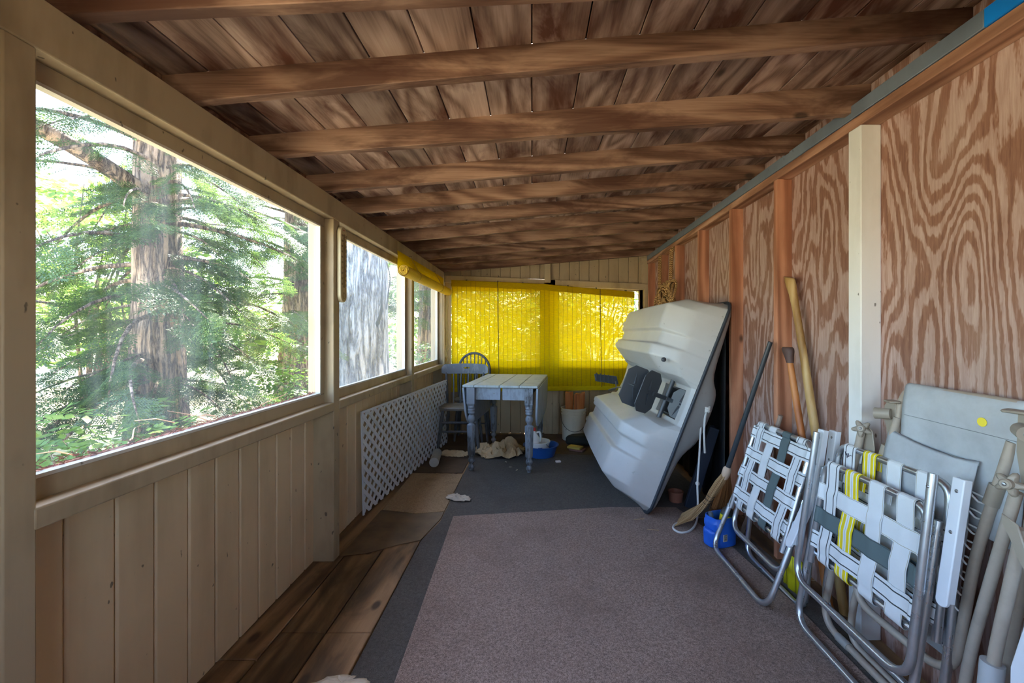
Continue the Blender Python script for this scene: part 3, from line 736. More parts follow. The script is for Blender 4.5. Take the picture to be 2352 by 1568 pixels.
def side_chair(loc, label):
    t = thing('wooden_chair', loc, label, 'chair'); M = t.matrix_world
    sz = .455; D = .355
    def b(mb, nm, mat=CHAIRPAINT, **k): mb.xf(M); return mb.build(nm, mat, t, **k)
    b(seat_mb(.45, D, 0, sz), 'seat', SEATPAINT)
    for sx in (-1, 1):
        mb = MB(); turned(mb, (sx * .17, .05, sz - .02), (sx * .215, -.005, 0), .021); b(mb, 'leg')
        mb = MB(); turned(mb, (sx * .16, D - .04, sz - .02), (sx * .205, D + .03, 0), .020); b(mb, 'leg')
        mb = MB(); turned(mb, (sx * .195, .02, .25), (sx * .185, D - .01, .25), .011); b(mb, 'stretcher')
    for z, f in ((.30, .188), (.205, .195)):
        mb = MB(); turned(mb, (-f, .02, z), (f, .02, z), .014); b(mb, 'stretcher')
    mb = MB(); turned(mb, (-.185, D, .22), (.185, D, .22), .012); b(mb, 'stretcher')
    # crest rail: curved board with a hand hole
    def cy_(x): return D + .075 + .03 * (1 - (x / .27) ** 2)
    def board(z0f, z1f, th=.020, n=18, hole=False):
        mb = MB(); rows = []
        xs = [-.265 + .53 * k / n for k in range(n + 1)]
        fr = [V((x, cy_(x) - th / 2, z0f(x))) for x in xs]; ft = [V((x, cy_(x) - th / 2 + .006, z1f(x))) for x in xs]
        br = [p + V((0, th, 0)) for p in fr]; bt = [p + V((0, th, 0)) for p in ft]
        rings = [[fr[k], ft[k], bt[k], br[k]] for k in range(n + 1)]
        return mb, rings
    zt = lambda x: .875 + .012 * (1 - (x / .265) ** 2) - .05 * max(0, (abs(x) - .235) / .03) ** 2 * .6
    zb = lambda x: .772 + .03 * max(0, (abs(x) - .24) / .025) * .3
    mb, rings = board(zb, zt); xs = [-.265 + .53 * k / 18 for k in range(19)]
    lo, hi = 8, 11                       # hand hole between these stations
    hz = lambda k: (.825, .848) if lo <= k <= hi else None
    def ringsub(k, a, c):
        x = xs[k]; return [V((x, cy_(x) - .01 + .006 * (a - zb(x)) / .1, a)), V((x, cy_(x) - .01 + .006 * (c - zb(x)) / .1, c)), V((x, cy_(x) + .01, c)), V((x, cy_(x) + .01, a))]
    mb.loft(rings[:lo + 1]); mb.loft(rings[hi:])
    mb.loft([ringsub(k, zb(xs[k]), .836 if k in (lo, hi) else .828) for k in range(lo, hi + 1)]); mb.loft([ringsub(k, .837 if k in (lo, hi) else .846, zt(xs[k])) for k in range(lo, hi + 1)])
    b(mb, 'crest_rail', CHIPPED)
    for k, x in enumerate((-.205, -.125, -.042, .042, .125, .205)):
        mb = MB(); turned(mb, (x * .86, D - .035, sz - .01), (x * 1.05, cy_(x) - .002, .785), .017 if k in (0, 5) else .011); b(mb, 'spindle')
    return t
side_chair((-.770, 4.36, .004), 'charcoal wooden chair with slotted crest rail between white lattice and grey table')
def hoop_chair(loc, label):
    t = thing('windsor_chair', loc, label, 'chair'); M = t.matrix_world; sz = .475; D = .27
    def b(mb, nm, mat=CHAIRPAINT, **k): mb.xf(M); return mb.build(nm, mat, t, **k)
    b(seat_mb(.42, D, 0, sz), 'seat', SEATPAINT)
    for sx in (-1, 1):
        for y0, y1 in ((.05, .0), (D - .05, D + .0)):
            mb = MB(); turned(mb, (sx * .15, y0, sz - .02), (sx * .19, y1, 0), .019); b(mb, 'leg')
    mb = MB(); turned(mb, (-.175, .02, .2), (.175, .02, .2), .011); b(mb, 'stretcher')
    pts = [(-.175, D - .03, sz - .005), (-.188, D - .01, .62), (-.19, D + .0, .76)]
    pts += [(-.19 * math.cos(a), D + .005, .78 + .215 * math.sin(a)) for a in [PI * k / 14 for k in range(15)]] + [(.19, D + .0, .76), (.188, D - .01, .62), (.175, D - .03, sz - .005)]
    mb = MB(); mb.tube(smoothpath(pts, 2), .0145, 10); b(mb, 'hoop')
    for x in (-.13, -.085, -.04, .005, .05, .095, .14):
        mb = MB(); mb.tube([(x * .8, D - .035, sz - .008), (x, D + .003, .78 + .21 * math.sqrt(1 - (x / .19) ** 2))], .006, 7); b(mb, 'spindle')
    return t
hoop_chair((-.70, 4.78, .004), 'charcoal hoop back windsor chair behind the slotted chair, against the blind')

# white lattice panel leaning on the left wall
def clip(poly, x0, x1, y0, y1):
    def cut(ps, f):
        out = []
        for i in range(len(ps)):
            a, b = ps[i - 1], ps[i]; fa, fb = f(a), f(b)
            if fa >= 0 and fb >= 0: out.append(b)
            elif fa >= 0 > fb or fb >= 0 > fa:
                q = fa / (fa - fb); m = (a[0] + (b[0] - a[0]) * q, a[1] + (b[1] - a[1]) * q); out.append(m)
                if fb >= 0: out.append(b)
        return out
    for f in (lambda p: p[0] - x0, lambda p: x1 - p[0], lambda p: p[1] - y0, lambda p: y1 - p[1]):
        poly = cut(poly, f)
        if len(poly) < 3: return []
    return poly
LW, LH = 1.92, .705
A0 = V((-1.150, 2.835, .008)); LD = V((.0975, 1, 0)).normalized(); UP = V((-.02, 0, 1)).normalized(); LN = LD.cross(UP)
mb = MB(); ph, pv, hw = .094, .0865, .0175
for layer, sg in ((0, 1), (1, -1)):
    for k in range(-12, 40):
        c = k * ph; dx = LH / pv * ph
        w = ph * 0.20
        q = [(c - w, 0), (c + w, 0), (c + w + sg * dx, LH), (c - w + sg * dx, LH)]
        if sg < 0: q = [(x, y) for x, y in q]
        pl = clip(q, 0, LW, 0, LH)
        if pl: mb.prism([A0 + LD * x + UP * y + LN * (layer * .004) for x, y in pl], LN * .005)
mb.prism([A0 + LD * x + UP * y for x, y in ((0, LH - .016), (LW, LH - .016), (LW, LH), (0, LH))], LN * .0095)
mb.prism([A0 + LD * x + UP * y for x, y in ((0, 0), (.012, 0), (.012, LH), (0, LH))], LN * .0095)
tag(mb.build('lattice_panel', M_plain('white_lattice_plastic', srgb(222, 226, 230), .5, var=.06), smooth=False), 'white plastic lattice panel leaning along the left wall', 'lattice')

# white pipe end
mb = MB(); a, b_ = V((-.905, 3.86, .049)), V((-.945, 4.17, .049)); ax = (b_ - a)
mb.lathe([(.038, 0), (.044, 0), (.044, ax.length), (.038, ax.length), (.038, .02)], a, 24, ax)
mb.lathe([(.0, .16), (.037, .16)], a, 24, ax)
tag(mb.build('pipe', M_plain('dirty_white_pipe', srgb(186, 188, 184), .5, var=.25)), 'short dirty white pipe lying at the foot of the lattice', 'pipe')

# crumpled paper
def crumple(cx, cy, rx, ry, h, seed, n=22, rot=0.0, base=.006, sharp=1.0):
    r = random.Random(seed); mb = MB(); idx = {}; vs = []; fs = []
    cs, sn = math.cos(rot), math.sin(rot)
    for i in range(n + 1):
        for j in range(n + 1):
            u, w = i / n * 2 - 1 + r.uniform(-.03, .03), j / n * 2 - 1 + r.uniform(-.03, .03)
            edge = 1.0 + .22 * mnoise.noise(V((math.atan2(w, u) * 1.3, seed, 0))) + .1 * mnoise.noise(V((math.atan2(w, u) * 5, seed + 3, 0)))
            m = max(abs(u), abs(w)); k = (m / max(1e-6, math.hypot(u, w))) * edge
            x, y = u * k * rx, w * k * ry
            f = max(0, 1 - m ** 2.2)
            q = V((u * 2.1, w * 2.1, seed * 7.3))
            z = abs(mnoise.noise(q)) * 1.4 + abs(mnoise.noise(q * 2.3)) * .7 + abs(mnoise.noise(q * 5.1)) * .3
            vs.append((cx + x * cs - y * sn + mnoise.noise(q * 2) * .02, cy + x * sn + y * cs, base + h * z * (.25 + .75 * f)))
    for i in range(n):
        for j in range(n):
            a = i * (n + 1) + j; b = a + 1; c = a + n + 2; d = a + n + 1
            fs += [(a, b, c), (a, c, d)] if (i + j) % 2 else [(a, b, d), (b, c, d)]
    return mb.add(vs, fs)
def paper(mb, mat, label, cat='paper'):
    o = mb.build('crumpled_paper', mat, smooth=True, angle=14, recalc=False)
    s = o.modifiers.new('sheet', 'SOLIDIFY'); s.thickness = .0012; s.offset = 1
    return tag(o, label, cat)
KRAFT = M_plain('kraft_paper', srgb(198, 170, 130), .8, var=.18, scale=4, bump=.2)
KRAFTPALE = M_plain('pale_packing_paper', srgb(206, 184, 148), .8, var=.15, scale=5)
WHITEPAPER = M_plain('dirty_white_paper', srgb(216, 204, 184), .8, var=.25, scale=9)
paper(crumple(-.34, 4.33, .27, .25, .13, 5, rot=.3), KRAFT, 'heap of crumpled tan kraft paper under the grey table')
paper(crumple(-.79, 4.27, .17, .10, .035, 9, rot=-.2), KRAFTPALE, 'flattish brown paper scrap between lattice and table leg')
paper(crumple(-.55, 3.12, .10, .055, .035, 14, 14, rot=-.35, base=.012), WHITEPAPER, 'torn white paper scrap with sharp corner on the charcoal carpet')
paper(crumple(-.72, 1.42, .15, .085, .022, 21, 16, rot=.35, base=.004), WHITEPAPER, 'crumpled dirty white paper on the planks in the foreground')

# blue basin, white bucket, jug
t = thing('basin', (.09, 4.235, .006), 'round blue plastic basin beside the front right table leg', 'basin'); o0 = (.09, 4.235, .006)
mb = MB(); mb.lathe([(.0, .006), (.125, .006), (.128, 0), (.136, .004), (.165, .10), (.170, .108), (.181, .109), (.182, .113), (.168, .114), (.160, .104), (.130, .012), (0, .011)], o0, 40)
mb.build('bowl', M_plain('blue_plastic', srgb(40, 92, 170), .4), t)
t = thing('bucket', (.058, 4.25, .02), 'small white bucket with a blue label standing in the blue basin', 'bucket'); o0 = V((.058, 4.25, .02))
WPL = M_plain('white_plastic', srgb(224, 224, 220), .45)
mb = MB(); mb.lathe([(0, 0), (.098, 0), (.102, .004), (.122, .118), (.128, .120), (.128, .130), (.120, .131), (.116, .118), (.098, .008), (0, .007)], o0, 40); mb.build('body', WPL, t)
mb = MB(); pl = []
for a in [-1.55 + .36 * k / 6 for k in range(7)]: pl.append((a, .1095, .05, .0955 + .0))
rows = []
for a, *_ in pl:
    r0, r1 = .1085 + .0018, .1175 + .0018
    rows.append([o0 + V((math.cos(a) * r0, math.sin(a) * r0, .038)), o0 + V((math.cos(a) * r1, math.sin(a) * r1, .088)), o0 + V((math.cos(a) * (r1 - .001), math.sin(a) * (r1 - .001), .088)), o0 + V((math.cos(a) * (r0 - .001), math.sin(a) * (r0 - .001), .038))])
mb.loft(rows); LB = mb.build('label', M_plain('blue_label', srgb(34, 70, 150), .5), t)
mb = MB(); rows = []
for a in [-1.50 + .18 * k / 4 for k in range(5)]:
    r0, r1 = .1115 + .0018, .1155 + .0018
    rows.append([o0 + V((math.cos(a) * r, math.sin(a) * r, z)) for r, z in ((r0 + .0006, .047), (r1 + .0006, .080), (r1 - .001, .080), (r0 - .001, .047))])
mb.loft(rows); mb.build('label_panel', M_plain('pale_label', srgb(176, 190, 206), .5), t)
mb = MB(); mb.tube([o0 + V((.125 * math.cos(a), .125 * math.sin(a), .118 - .075 * math.sin((a + .9) / 2.2 * PI) ** 1 if 0 <= (a + .9) / 2.2 <= 1 else .118)) + V((.006 * math.cos(a), .006 * math.sin(a), 0)) for a in [-.9 + 2.2 * k / 14 for k in range(15)]], .0022, 6); mb.build('bail', M_plain('wire', srgb(80, 82, 86), .4, .8), t)
t = thing('jug', (.018, 4.25, .028), 'white plastic jug with a red cap inside the small white bucket', 'jug'); o0 = V((.018, 4.25, .028))
mb = MB(); mb.lathe([(0, 0), (.055, 0), (.060, .006), (.060, .13), (.055, .155), (.035, .19), (.018, .21), (.016, .225), (0, .225)], o0, 28, sy=.85); mb.build('body', WPL, t)
mb = MB(); mb.tube(smoothpath([o0 + V((.028, -.01, .205)), o0 + V((.055, -.012, .212)), o0 + V((.066, -.012, .19)), o0 + V((.068, -.012, .15)), o0 + V((.058, -.01, .115))], 5), .010, 9); mb.build('handle', WPL, t)
mb = MB(); mb.lathe([(.019, .222), (.020, .226), (.019, .248), (.016, .252), (0, .252)], o0, 20); mb.build('cap', M_plain('red_cap', srgb(214, 40, 36), .45), t)

# five gallon bucket with split firewood
t = thing('bucket', (.485, 4.885, .006), 'large dirty white bucket holding split firewood under the far sill', 'bucket'); o0 = V((.485, 4.885, .006))
mb = MB(); mb.lathe([(0, 0), (.128, 0), (.132, .005), (.138, .29), (.145, .292), (.145, .302), (.139, .304), (.139, .325), (.147, .327), (.147, .337), (.141, .339), (.143, .358), (.150, .360), (.150, .368), (.139, .368), (.135, .34), (.127, .01), (0, .009)], o0, 44)
mb.build('body', M_paint('old_white_bucket', srgb(206, 200, 184), srgb(140, 128, 104), .5, .5), t)
mb = MB(); mb.tube([o0 + V((.150 * math.cos(a), .150 * math.sin(a), .30 - .185 * math.sin((a + PI + .15) / (PI + .3) * PI))) * 1 for a in [-PI - .15 + (PI + .3) * k / 24 for k in range(25)]], .0028, 6); mb.build('bail', M_plain('black_wire', srgb(46, 46, 46), .5, .5), t)
LOG = M_wood('split_firewood', [(0, srgb(112, 58, 28)), (.5, srgb(170, 96, 48)), (1, srgb(196, 126, 74))], 'z', 7, 12, knots=False)
def log(pts, base, tip, label):
    mb = MB(); base, tip = V(base), V(tip); n = len(pts); rings = []
    for k in range(6):
        c = base.lerp(tip, k / 5); rings.append([c + V((x * (1 + .07 * mnoise.noise(V((x * 30, y * 30, k * .7)))), y * (1 + .07 * mnoise.noise(V((y * 20, x * 20, k)))), (.008 * ((i * 7) % 3 - 1) if k == 5 else 0))) for i, (x, y) in enumerate(pts)])
    mb.loft(rings); tag(mb.build('firewood', LOG, angle=25), label, 'firewood', 'split firewood in the bucket')
log([(-.045, -.04), (.01, -.055), (.05, -.02), (.04, .04), (-.03, .05)], (.44, 4.87, .02), (.425, 4.85, .56), 'tallest split log standing at the left side of the bucket')
log([(-.05, -.03), (.0, -.055), (.055, -.03), (.05, .035), (-.02, .05)], (.525, 4.86, .02), (.535, 4.83, .545), 'thick split log in the middle of the bucket')
log([(-.02, -.03), (.02, -.035), (.025, .03), (-.015, .035)], (.575, 4.93, .02), (.60, 4.92, .545), 'thin split log at the right side of the bucket')

# small things on the floor by the bucket
mb = MB(); mb.prism([(.36, 4.60, .012), (.72, 4.54, .012), (.80, 4.80, .012), (.44, 4.86 - .14, .012)], (0, 0, .10)); 
o = mb.build('tool_bag', M_plain('black_green_fabric', srgb(34, 38, 34), .8), bevel=.03, seg=3); tag(o, 'dark green black bag lying between bucket and boat', 'bag')
def pad(c, rot, sx, sy, z0, h, mat, label):
    mb = MB(); M = Matrix.Translation((c[0], c[1], z0)) @ Matrix.Rotation(rot, 4, 'Z'); mb.box((-sx / 2, -sy / 2, 0), (sx / 2, sy / 2, h)); mb.xf(M)
    return tag(mb.build('sponge', mat, bevel=.008, seg=2), label, 'sponge')
pad((.475, 4.40), -.5, .155, .10, .006, .022, M_plain('maroon_foam', srgb(120, 84, 76), .9, bump=.4), 'dull pink brown sponge under the yellow one')
pad((.455, 4.405), -.55, .15, .10, .0285, .024, M_plain('yellow_foam', srgb(196, 172, 84), .9, var=.25, bump=.4), 'flattened yellow sponge on top of the pink brown one')
mb = MB(); c = FL(1282, 1063); M = Matrix.Translation((c.x, c.y, .0062)) @ Matrix.Rotation(.3, 4, 'Z'); mb.box((-.025, -.014, 0), (.025, .014, .018)); mb.xf(M)
tag(mb.build('chip_block', M_plain('white_foam', srgb(218, 214, 210), .7), bevel=.003), 'small white foam chip on the charcoal carpet right of the table', 'foam chip')
for k, (u, v) in enumerate([(1172, 1074), (1187, 1081), (1162, 1062)]):
    c = FL(u, v); mb = MB(); M = Matrix.Translation((c.x, c.y, .0062)) @ Matrix.Rotation(k * 1.1, 4, 'Z'); mb.box((-.012, -.004, 0), (.012, .004, .003)); mb.xf(M)
    o = mb.build('paper_bit', WHITEPAPER); tag(o, 'tiny pale paper bit on the charcoal carpet between the front table legs', 'paper bit', 'paper bits under the table')

# ---------------------------------------------------------------- blinds
def M_blind(name, col, gap=0.085, trans=0.42):
    t = NT(name); tc = t.n('TexCoord'); sep = t.n('SeparateXYZ', Vector=(tc, 'Object'))
    sl = t.math('FRACT', t.math('MULTIPLY', (sep, 'Z'), 1 / .0052))
    q = t.math('FLOOR', t.math('MULTIPLY', (sep, 'Z'), 1 / .0052))
    nv = t.n('CombineXYZ', X=t.math('MULTIPLY', (sep, 'X'), 6.0), Y=t.math('MULTIPLY', (sep, 'Y'), 6.0), Z=t.math('MULTIPLY', q, .37))
    n1 = t.noise(nv, 3.0, 4, .7)
    base = t.mix(t.ramp(n1, [(.3, 0), (.7, 1)]), col, tuple(c * .8 for c in col[:3]) + (1,))
    d = t.n('BsdfDiffuse', Color=base); tl = t.n('BsdfTranslucent', Color=base); tr = t.n('BsdfTransparent', Color=(1.0, .93, .55, 1))
    m = t.n('MixShader', i0=trans, i1=d, i2=tl)
    gapf = t.math('MULTIPLY', t.math('GREATER_THAN', sl, 1 - gap * 1.6), t.ramp(n1, [(.34, .1), (.66, 1)]))
    m2 = t.n('MixShader', i0=gapf, i1=m, i2=tr)
    t.t.links.new(m2.outputs[0], t.out.inputs[0]); return t.m
YB_COL = srgb(226, 190, 6)
BLIND = M_blind('yellow_matchstick_blind', YB_COL)
ROLLM = M_plain('yellow_rolled_slats', srgb(228, 190, 40), .5)
CORD = M_plain('tan_cord', srgb(150, 124, 70), .8); DCORD = M_plain('blind_cord', srgb(120, 96, 20), .8)
yb = 5.085
def top(x): return 1.25 + (763 - (643 + 9 * (x + .98) / 1.14 if x < .16 else 652 + 18 * ((x - .16) / 1.085) ** .9)) / FP * yb
def bot(x): return .555 + .028 * (x + .98) / 2.2
t = thing('roller_blind', (.13, yb, .5), 'yellow slatted blind let down over the far windows', 'blind')
n = 40; xs = [-.98 + 2.225 * k / n for k in range(n + 1)]
def wave(x, f): return .006 * math.sin(x * 5 + 2 * f) + .004 * math.sin(x * 11)
mb = MB(); rows = []
for x in xs:
    a, b = bot(x), top(x)
    rows.append([V((x + (.0 if x < 0.9 else -.02 * (1 - f) ** 2 * 1.5), yb + wave(x, f), a + (b - a) * f)) for f in [k / 12 for k in range(13)]])
mb.loft(rows, closed=False); mb.build('blind_sheet', BLIND, t, angle=180, recalc=False)
mb = MB(); mb.loft([[V((x, yb - .012, top(x) - .075)), V((x, yb - .015, top(x) - .005)), V((x, yb - .009, top(x))), V((x, yb - .006, top(x) - .075))] for x in xs]); mb.build('valance', M_blind('yellow_valance', srgb(214, 180, 20), 0.05, .3), t)
mb = MB(); mb.loft([[V((x, yb - .012, bot(x) - .03)), V((x, yb - .016, bot(x) + .0)), V((x, yb - .008, bot(x) + .022)), V((x, yb + .004, bot(x)))] for x in xs]); mb.build('bottom_rail', M_blind('yellow_hem', srgb(220, 190, 24), 0.0, .3), t)
for k in range(40):          # warp threads
    x = -.965 + 2.18 * k / 39; 
    mb = MB(); mb.tube([V((x, yb - .004 + wave(x, f), bot(x) + .02 + (top(x) - bot(x) - .02) * f)) for f in [j / 8 for j in range(9)]], .0016, 4)
    mb.build('warp_thread', DCORD, t)
for u in (1143, 1378):
    x = (u - U0) / FP * yb; mb = MB(); mb.tube(smoothpath([(x, yb - .017, top(x)), (x + .004, yb - .018, 1.4), (x + .012, yb - .018, 1.0), (x + .02, yb - .018, bot(x) + .01)], 5), .0042, 6); mb.build('pull_cord', DCORD, t)
for u in (1071, 1143, 1201, 1305, 1370, 1438):
    x = (u - U0) / FP * yb; mb = MB(); mb.bar((x, yb - .012, top(x) - .004), (x, YB - .05, top(x) + .018), .008, .010); mb.tube(arc((x, yb - .012, top(x) + .006), (0, 1, 0), (0, 0, 1), .008, 0, 5, 8), .0022, 5); mb.build('hook', M_plain('hook_metal', srgb(70, 66, 58), .5, .6), t)
# rolled up blind on the left beam
t = thing('roller_blind', (-1.02, 4.15, 1.74), 'rolled up yellow slatted blind hung on the beam over the third window', 'blind')
ra, rb = V((-1.025, 3.33, 1.745)), V((-1.015, 5.06, 1.738))
mb = MB(); rr = .044
rings = []; ax = (rb - ra).normalized(); sx = ax.cross(V((0, 0, 1))).normalized(); sz_ = sx.cross(ax)
for f in (0, .25, .5, .75, 1):
    c = ra.lerp(rb, f); ring = []
    for k in range(72):
        a = 2 * PI * k / 72; r = rr * (1 + .02 * math.sin(3 * a)) + (.0012 if k % 2 else 0)
        ring.append(c + sx * math.cos(a) * r + sz_ * math.sin(a) * r)
    rings.append(ring)
mb.loft(rings, cap=False)
spi = []
for k in range(70):
    a = k * .42; r = rr - .0025 - .0008 * 0 - (rr - .006) * k / 72; spi.append((a, r))
mb.build('roll', ROLLM, t, angle=20)
mb = MB(); pth = [ra + sx * math.cos(a) * r * (1 + .08 * math.sin(a * 1.7)) + sz_ * math.sin(a) * r + ax * .002 for a, r in spi]
mb.ribbon(pth, ax, .012, .0026); mb.build('spiral_edge', ROLLM, t, angle=60)
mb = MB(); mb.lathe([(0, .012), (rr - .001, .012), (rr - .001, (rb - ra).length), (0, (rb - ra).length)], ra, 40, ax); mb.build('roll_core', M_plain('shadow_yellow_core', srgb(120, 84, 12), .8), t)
mb = MB(); rows = []
for f in [k / 16 for k in range(17)]:
    c = ra.lerp(rb, f); zt = 1.905
    rows.append(smoothpath([V((-1.074, c.y, zt)), V((-1.070, c.y, zt - .05)), c - sx * rr * -1 * (-1 if sx.x > 0 else 1) + V((0, 0, .035)) * 1, ], 5) if False else [V((-1.073, c.y, zt)), V((-1.0705, c.y, zt - .03)), V((-1.071, c.y, zt - .07)), V((-1.0725, c.y, zt - .115)), V((-1.0715, c.y, 1.76))])
mb.loft(rows, closed=False); mb.build('hanging_sheet', BLIND, t, angle=180, recalc=False)
for f in (.2, .72):
    c = ra.lerp(rb, f); mb = MB(); lp = [V((-1.071, c.y, 1.915))] + [c + sx * math.cos(a) * (rr + .004) + sz_ * math.sin(a) * (rr + .004) for a in [1.6 - (2 * PI * .62) * k / 12 for k in range(13)]]
    lp = [V((-1.068, c.y, 1.915))] + [c + V((math.cos(a), 0, math.sin(a))) * (rr + .004) for a in [1.1 - 2.7 * k / 12 for k in range(13)]]
    mb.tube(lp, .0022, 5); mb.build('tie_cord', CORD, t)
    mb = MB(); mb.bar((-1.081, c.y, 1.918), (-1.055, c.y, 1.918), .004, .004); mb.build('nail', M_plain('nail_metal', srgb(90, 84, 76), .5, .7), t)
t = thing('tangled_cord', (-1.0, 5.0, 1.0), 'tangled tan blind cords hanging in the far left corner', 'cord')
for k, dx in enumerate((0, .014, .03)):
    mb = MB(); mb.tube(smoothpath([(-1.025 + dx, 5.0, 1.70), (-1.03 + dx * .6, 5.0, 1.4), (-1.02 + dx * 1.4, 4.99, 1.12), (-1.035 + dx * .5, 4.99, 1.0), (-1.01 + dx * .8, 4.99, .92), (-1.03, 4.99, .88 - .03 * k)], 6), .0035, 6); mb.build('strand', CORD, t)

# thermometer on the post
t = thing('thermometer', (-1.07, 2.345, 1.62), 'long cream wall thermometer with rounded ends on the window post', 'thermometer')
def stadium(w, z0, z1, n=10):
    r = w / 2; return [(r * math.cos(a), z1 - r + r * math.sin(a)) for a in [PI * k / n for k in range(n + 1)]] + [(r * math.cos(a), z0 + r + r * math.sin(a)) for a in [PI + PI * k / n for k in range(n + 1)]]
yc, tw_ = 2.348, .078; z0_, z1_ = 1.418, 1.842
st = stadium(tw_, z0_, z1_)
mb = MB(); mb.prism([(-1.079, yc + a, z) for a, z in st], (.022, 0, 0)); mb.build('body', M_plain('cream_plastic', srgb(222, 212, 178), .4), t, bevel=.004, seg=2)
mb = MB(); mb.prism([(-1.0575, yc + a * .86, z0_ + .004 + (z - z0_) * .982) for a, z in st], (.0012, 0, 0)); mb.build('face', M_plain('tan_dial', srgb(196, 174, 130), .5), t)
DK = M_plain('dial_print', srgb(58, 46, 36), .6)
mb = MB(); mb.tube([(-1.0555, yc, 1.50), (-1.0555, yc, 1.80)], .0018, 6); mb.build('tube', M_plain('glass_tube', srgb(96, 66, 52), .3), t)
mb = MB()
mb.box((-1.0564, yc - .0025, 1.502), (-1.0558, yc + .0025, 1.796))
for k in range(33): mb.box((-1.0564, yc - (.012 if k % 3 == 0 else .007), 1.505 + k * .009 - .0006), (-1.0558, yc + (.012 if k % 3 == 0 else .007), 1.505 + k * .009 + .0006))
mb.build('scale_marks', DK, t); mb = MB(); mb.tube([(-1.0560, yc + .013 * math.cos(a), 1.455 + .018 * math.sin(a)) for a in [2 * PI * k / 16 for k in range(16)]], .0009, 4, closed=True); mb.build('emblem_ring', DK, t)
def text(name, s, size, loc, rot, mat, parent, align='CENTER'):
    cu = bpy.data.curves.new(name, 'FONT'); cu.body = s; cu.size = size; cu.align_x = align; cu.align_y = 'CENTER'; cu.extrude = .0002
    o = bpy.data.objects.new(name, cu); dg = None; C.objects.link(o); bpy.context.view_layer.update()
    me = bpy.data.meshes.new_from_object(o.evaluated_get(bpy.context.evaluated_depsgraph_get())); C.objects.unlink(o); bpy.data.objects.remove(o)
    me.materials.clear(); me.materials.append(mat)
    m = bpy.data.objects.new(name, me); C.objects.link(m)
    mw = Matrix.Translation(loc) @ rot
    me.transform(mw)
    if parent: m.parent = parent; m.matrix_parent_inverse = parent.matrix_world.inverted()
    return m
RX = Matrix(((0, 0, 1, 0), (1, 0, 0, 0), (0, 1, 0, 0), (0, 0, 0, 1)))     # text facing +X, reading along +Y
for k, s in enumerate(['50', '40', '30', '20', '10', '0', '10', '20', '30', '40', '50'][::1]):
    text('numeral', s, .020, (-1.0556, yc + .0235, 1.79 - k * .0275), RX, DK, t)
for k, s in enumerate(['120', '100', '80', '60', '40', '20', '0', '20', '40', '60'][::1]):
    text('numeral', s, .016, (-1.0556, yc - .0225, 1.79 - k * .030), RX, DK, t)
text('brand_mark', 'Taylor', .012, (-1.0556, yc, 1.822), RX, M_plain('red_print', srgb(170, 60, 50), .6), t) if False else None
mb = MB(); mb.box((-1.0562, yc - .013, 1.819), (-1.0556, yc + .013, 1.8235)); mb.build('red_mark', M_plain('red_print', srgb(170, 70, 60), .6), t)

# torn plastic outside the second window
t = thing('plastic_strip', (-1.2, 3.45, 1.5), 'torn dark blue plastic strips hanging outside the second window', 'plastic strip')
BP = M_plain('blue_black_plastic', srgb(52, 70, 104), .35)
for pts, w in (([(-1.205, 3.33, 1.86), (-1.20, 3.35, 1.70), (-1.21, 3.36, 1.56), (-1.205, 3.30, 1.46)], .016), ([(-1.205, 3.46, 1.83), (-1.20, 3.53, 1.72), (-1.21, 3.52, 1.58), (-1.205, 3.45, 1.44)], .03), ([(-1.21, 3.36, 1.58), (-1.215, 3.38, 1.48), (-1.205, 3.33, 1.40), (-1.20, 3.22, 1.30)], .05)):
    mb = MB(); mb.ribbon(smoothpath(pts, 5), (0, 1, .1), w, .001); mb.build('strip', BP, t)

# rope coil hung on the far studs
ROPE = None
def M_rope():
    t = NT('manila_rope'); w = t.n('TexWave', {'wave_type': 'BANDS', 'bands_direction': 'DIAGONAL'}, Vector=t.co(), Scale=34.0, Distortion=1.5)
    t.principled(Base_Color=t.ramp(w, [(.2, srgb(120, 84, 46)), (.8, srgb(204, 164, 110))]), Roughness=.85, Normal=t.bump(w, .8, .006)); return t.m
ROPE = M_rope()
t = thing('rope', (1.38, 4.45, 1.7), 'coiled tan rope hung from the top plate in the far right corner', 'rope')
for k, (y, top_, bz) in enumerate(((4.52, 2.08, 1.62), (4.555, 2.08, 1.58), (4.10, 2.085, 1.72), (4.135, 2.085, 1.72))):
    x = xr(y) - .014 - .006 * (k % 2); mb = MB(); dy = -.02 if k < 2 else .015
    mb.tube(smoothpath([(x, y, top_), (x - .004, y + .004 * k, (top_ + bz) / 2 + .1), (x - .012, y + dy, bz)], 8), .011, 8); mb.build('strand', ROPE, t)
r_ = random.Random(4)
for k in range(10):
    y0 = 3.99 + .055 * k; zc = 1.62 - .006 * k; x = xr(y0) - .03; hgt = .11 + .05 * r_.random(); wd = .05 + .03 * r_.random()
    pts = [(x - .025 * math.sin(a * 2 + k) - .02, y0 + wd * math.cos(a) + .02 * math.sin(a * 3 + k), zc + hgt * math.sin(a)) for a in [2 * PI * j / 14 for j in range(14)]]
    mb = MB(); mb.tube(smoothpath(pts, 3, True), .012, 8, closed=True); mb.build('loop', ROPE, t)
for k in range(3):
    mb = MB(); zc = 1.70 + .025 * k; mb.tube([(xr(4.1) - .03 + .03 * math.cos(a), 4.11 + .05 * math.sin(a), zc + .008 * math.sin(a)) for a in [2 * PI * j / 16 for j in range(16)]], .012, 8, closed=True); mb.build('wrap', ROPE, t)
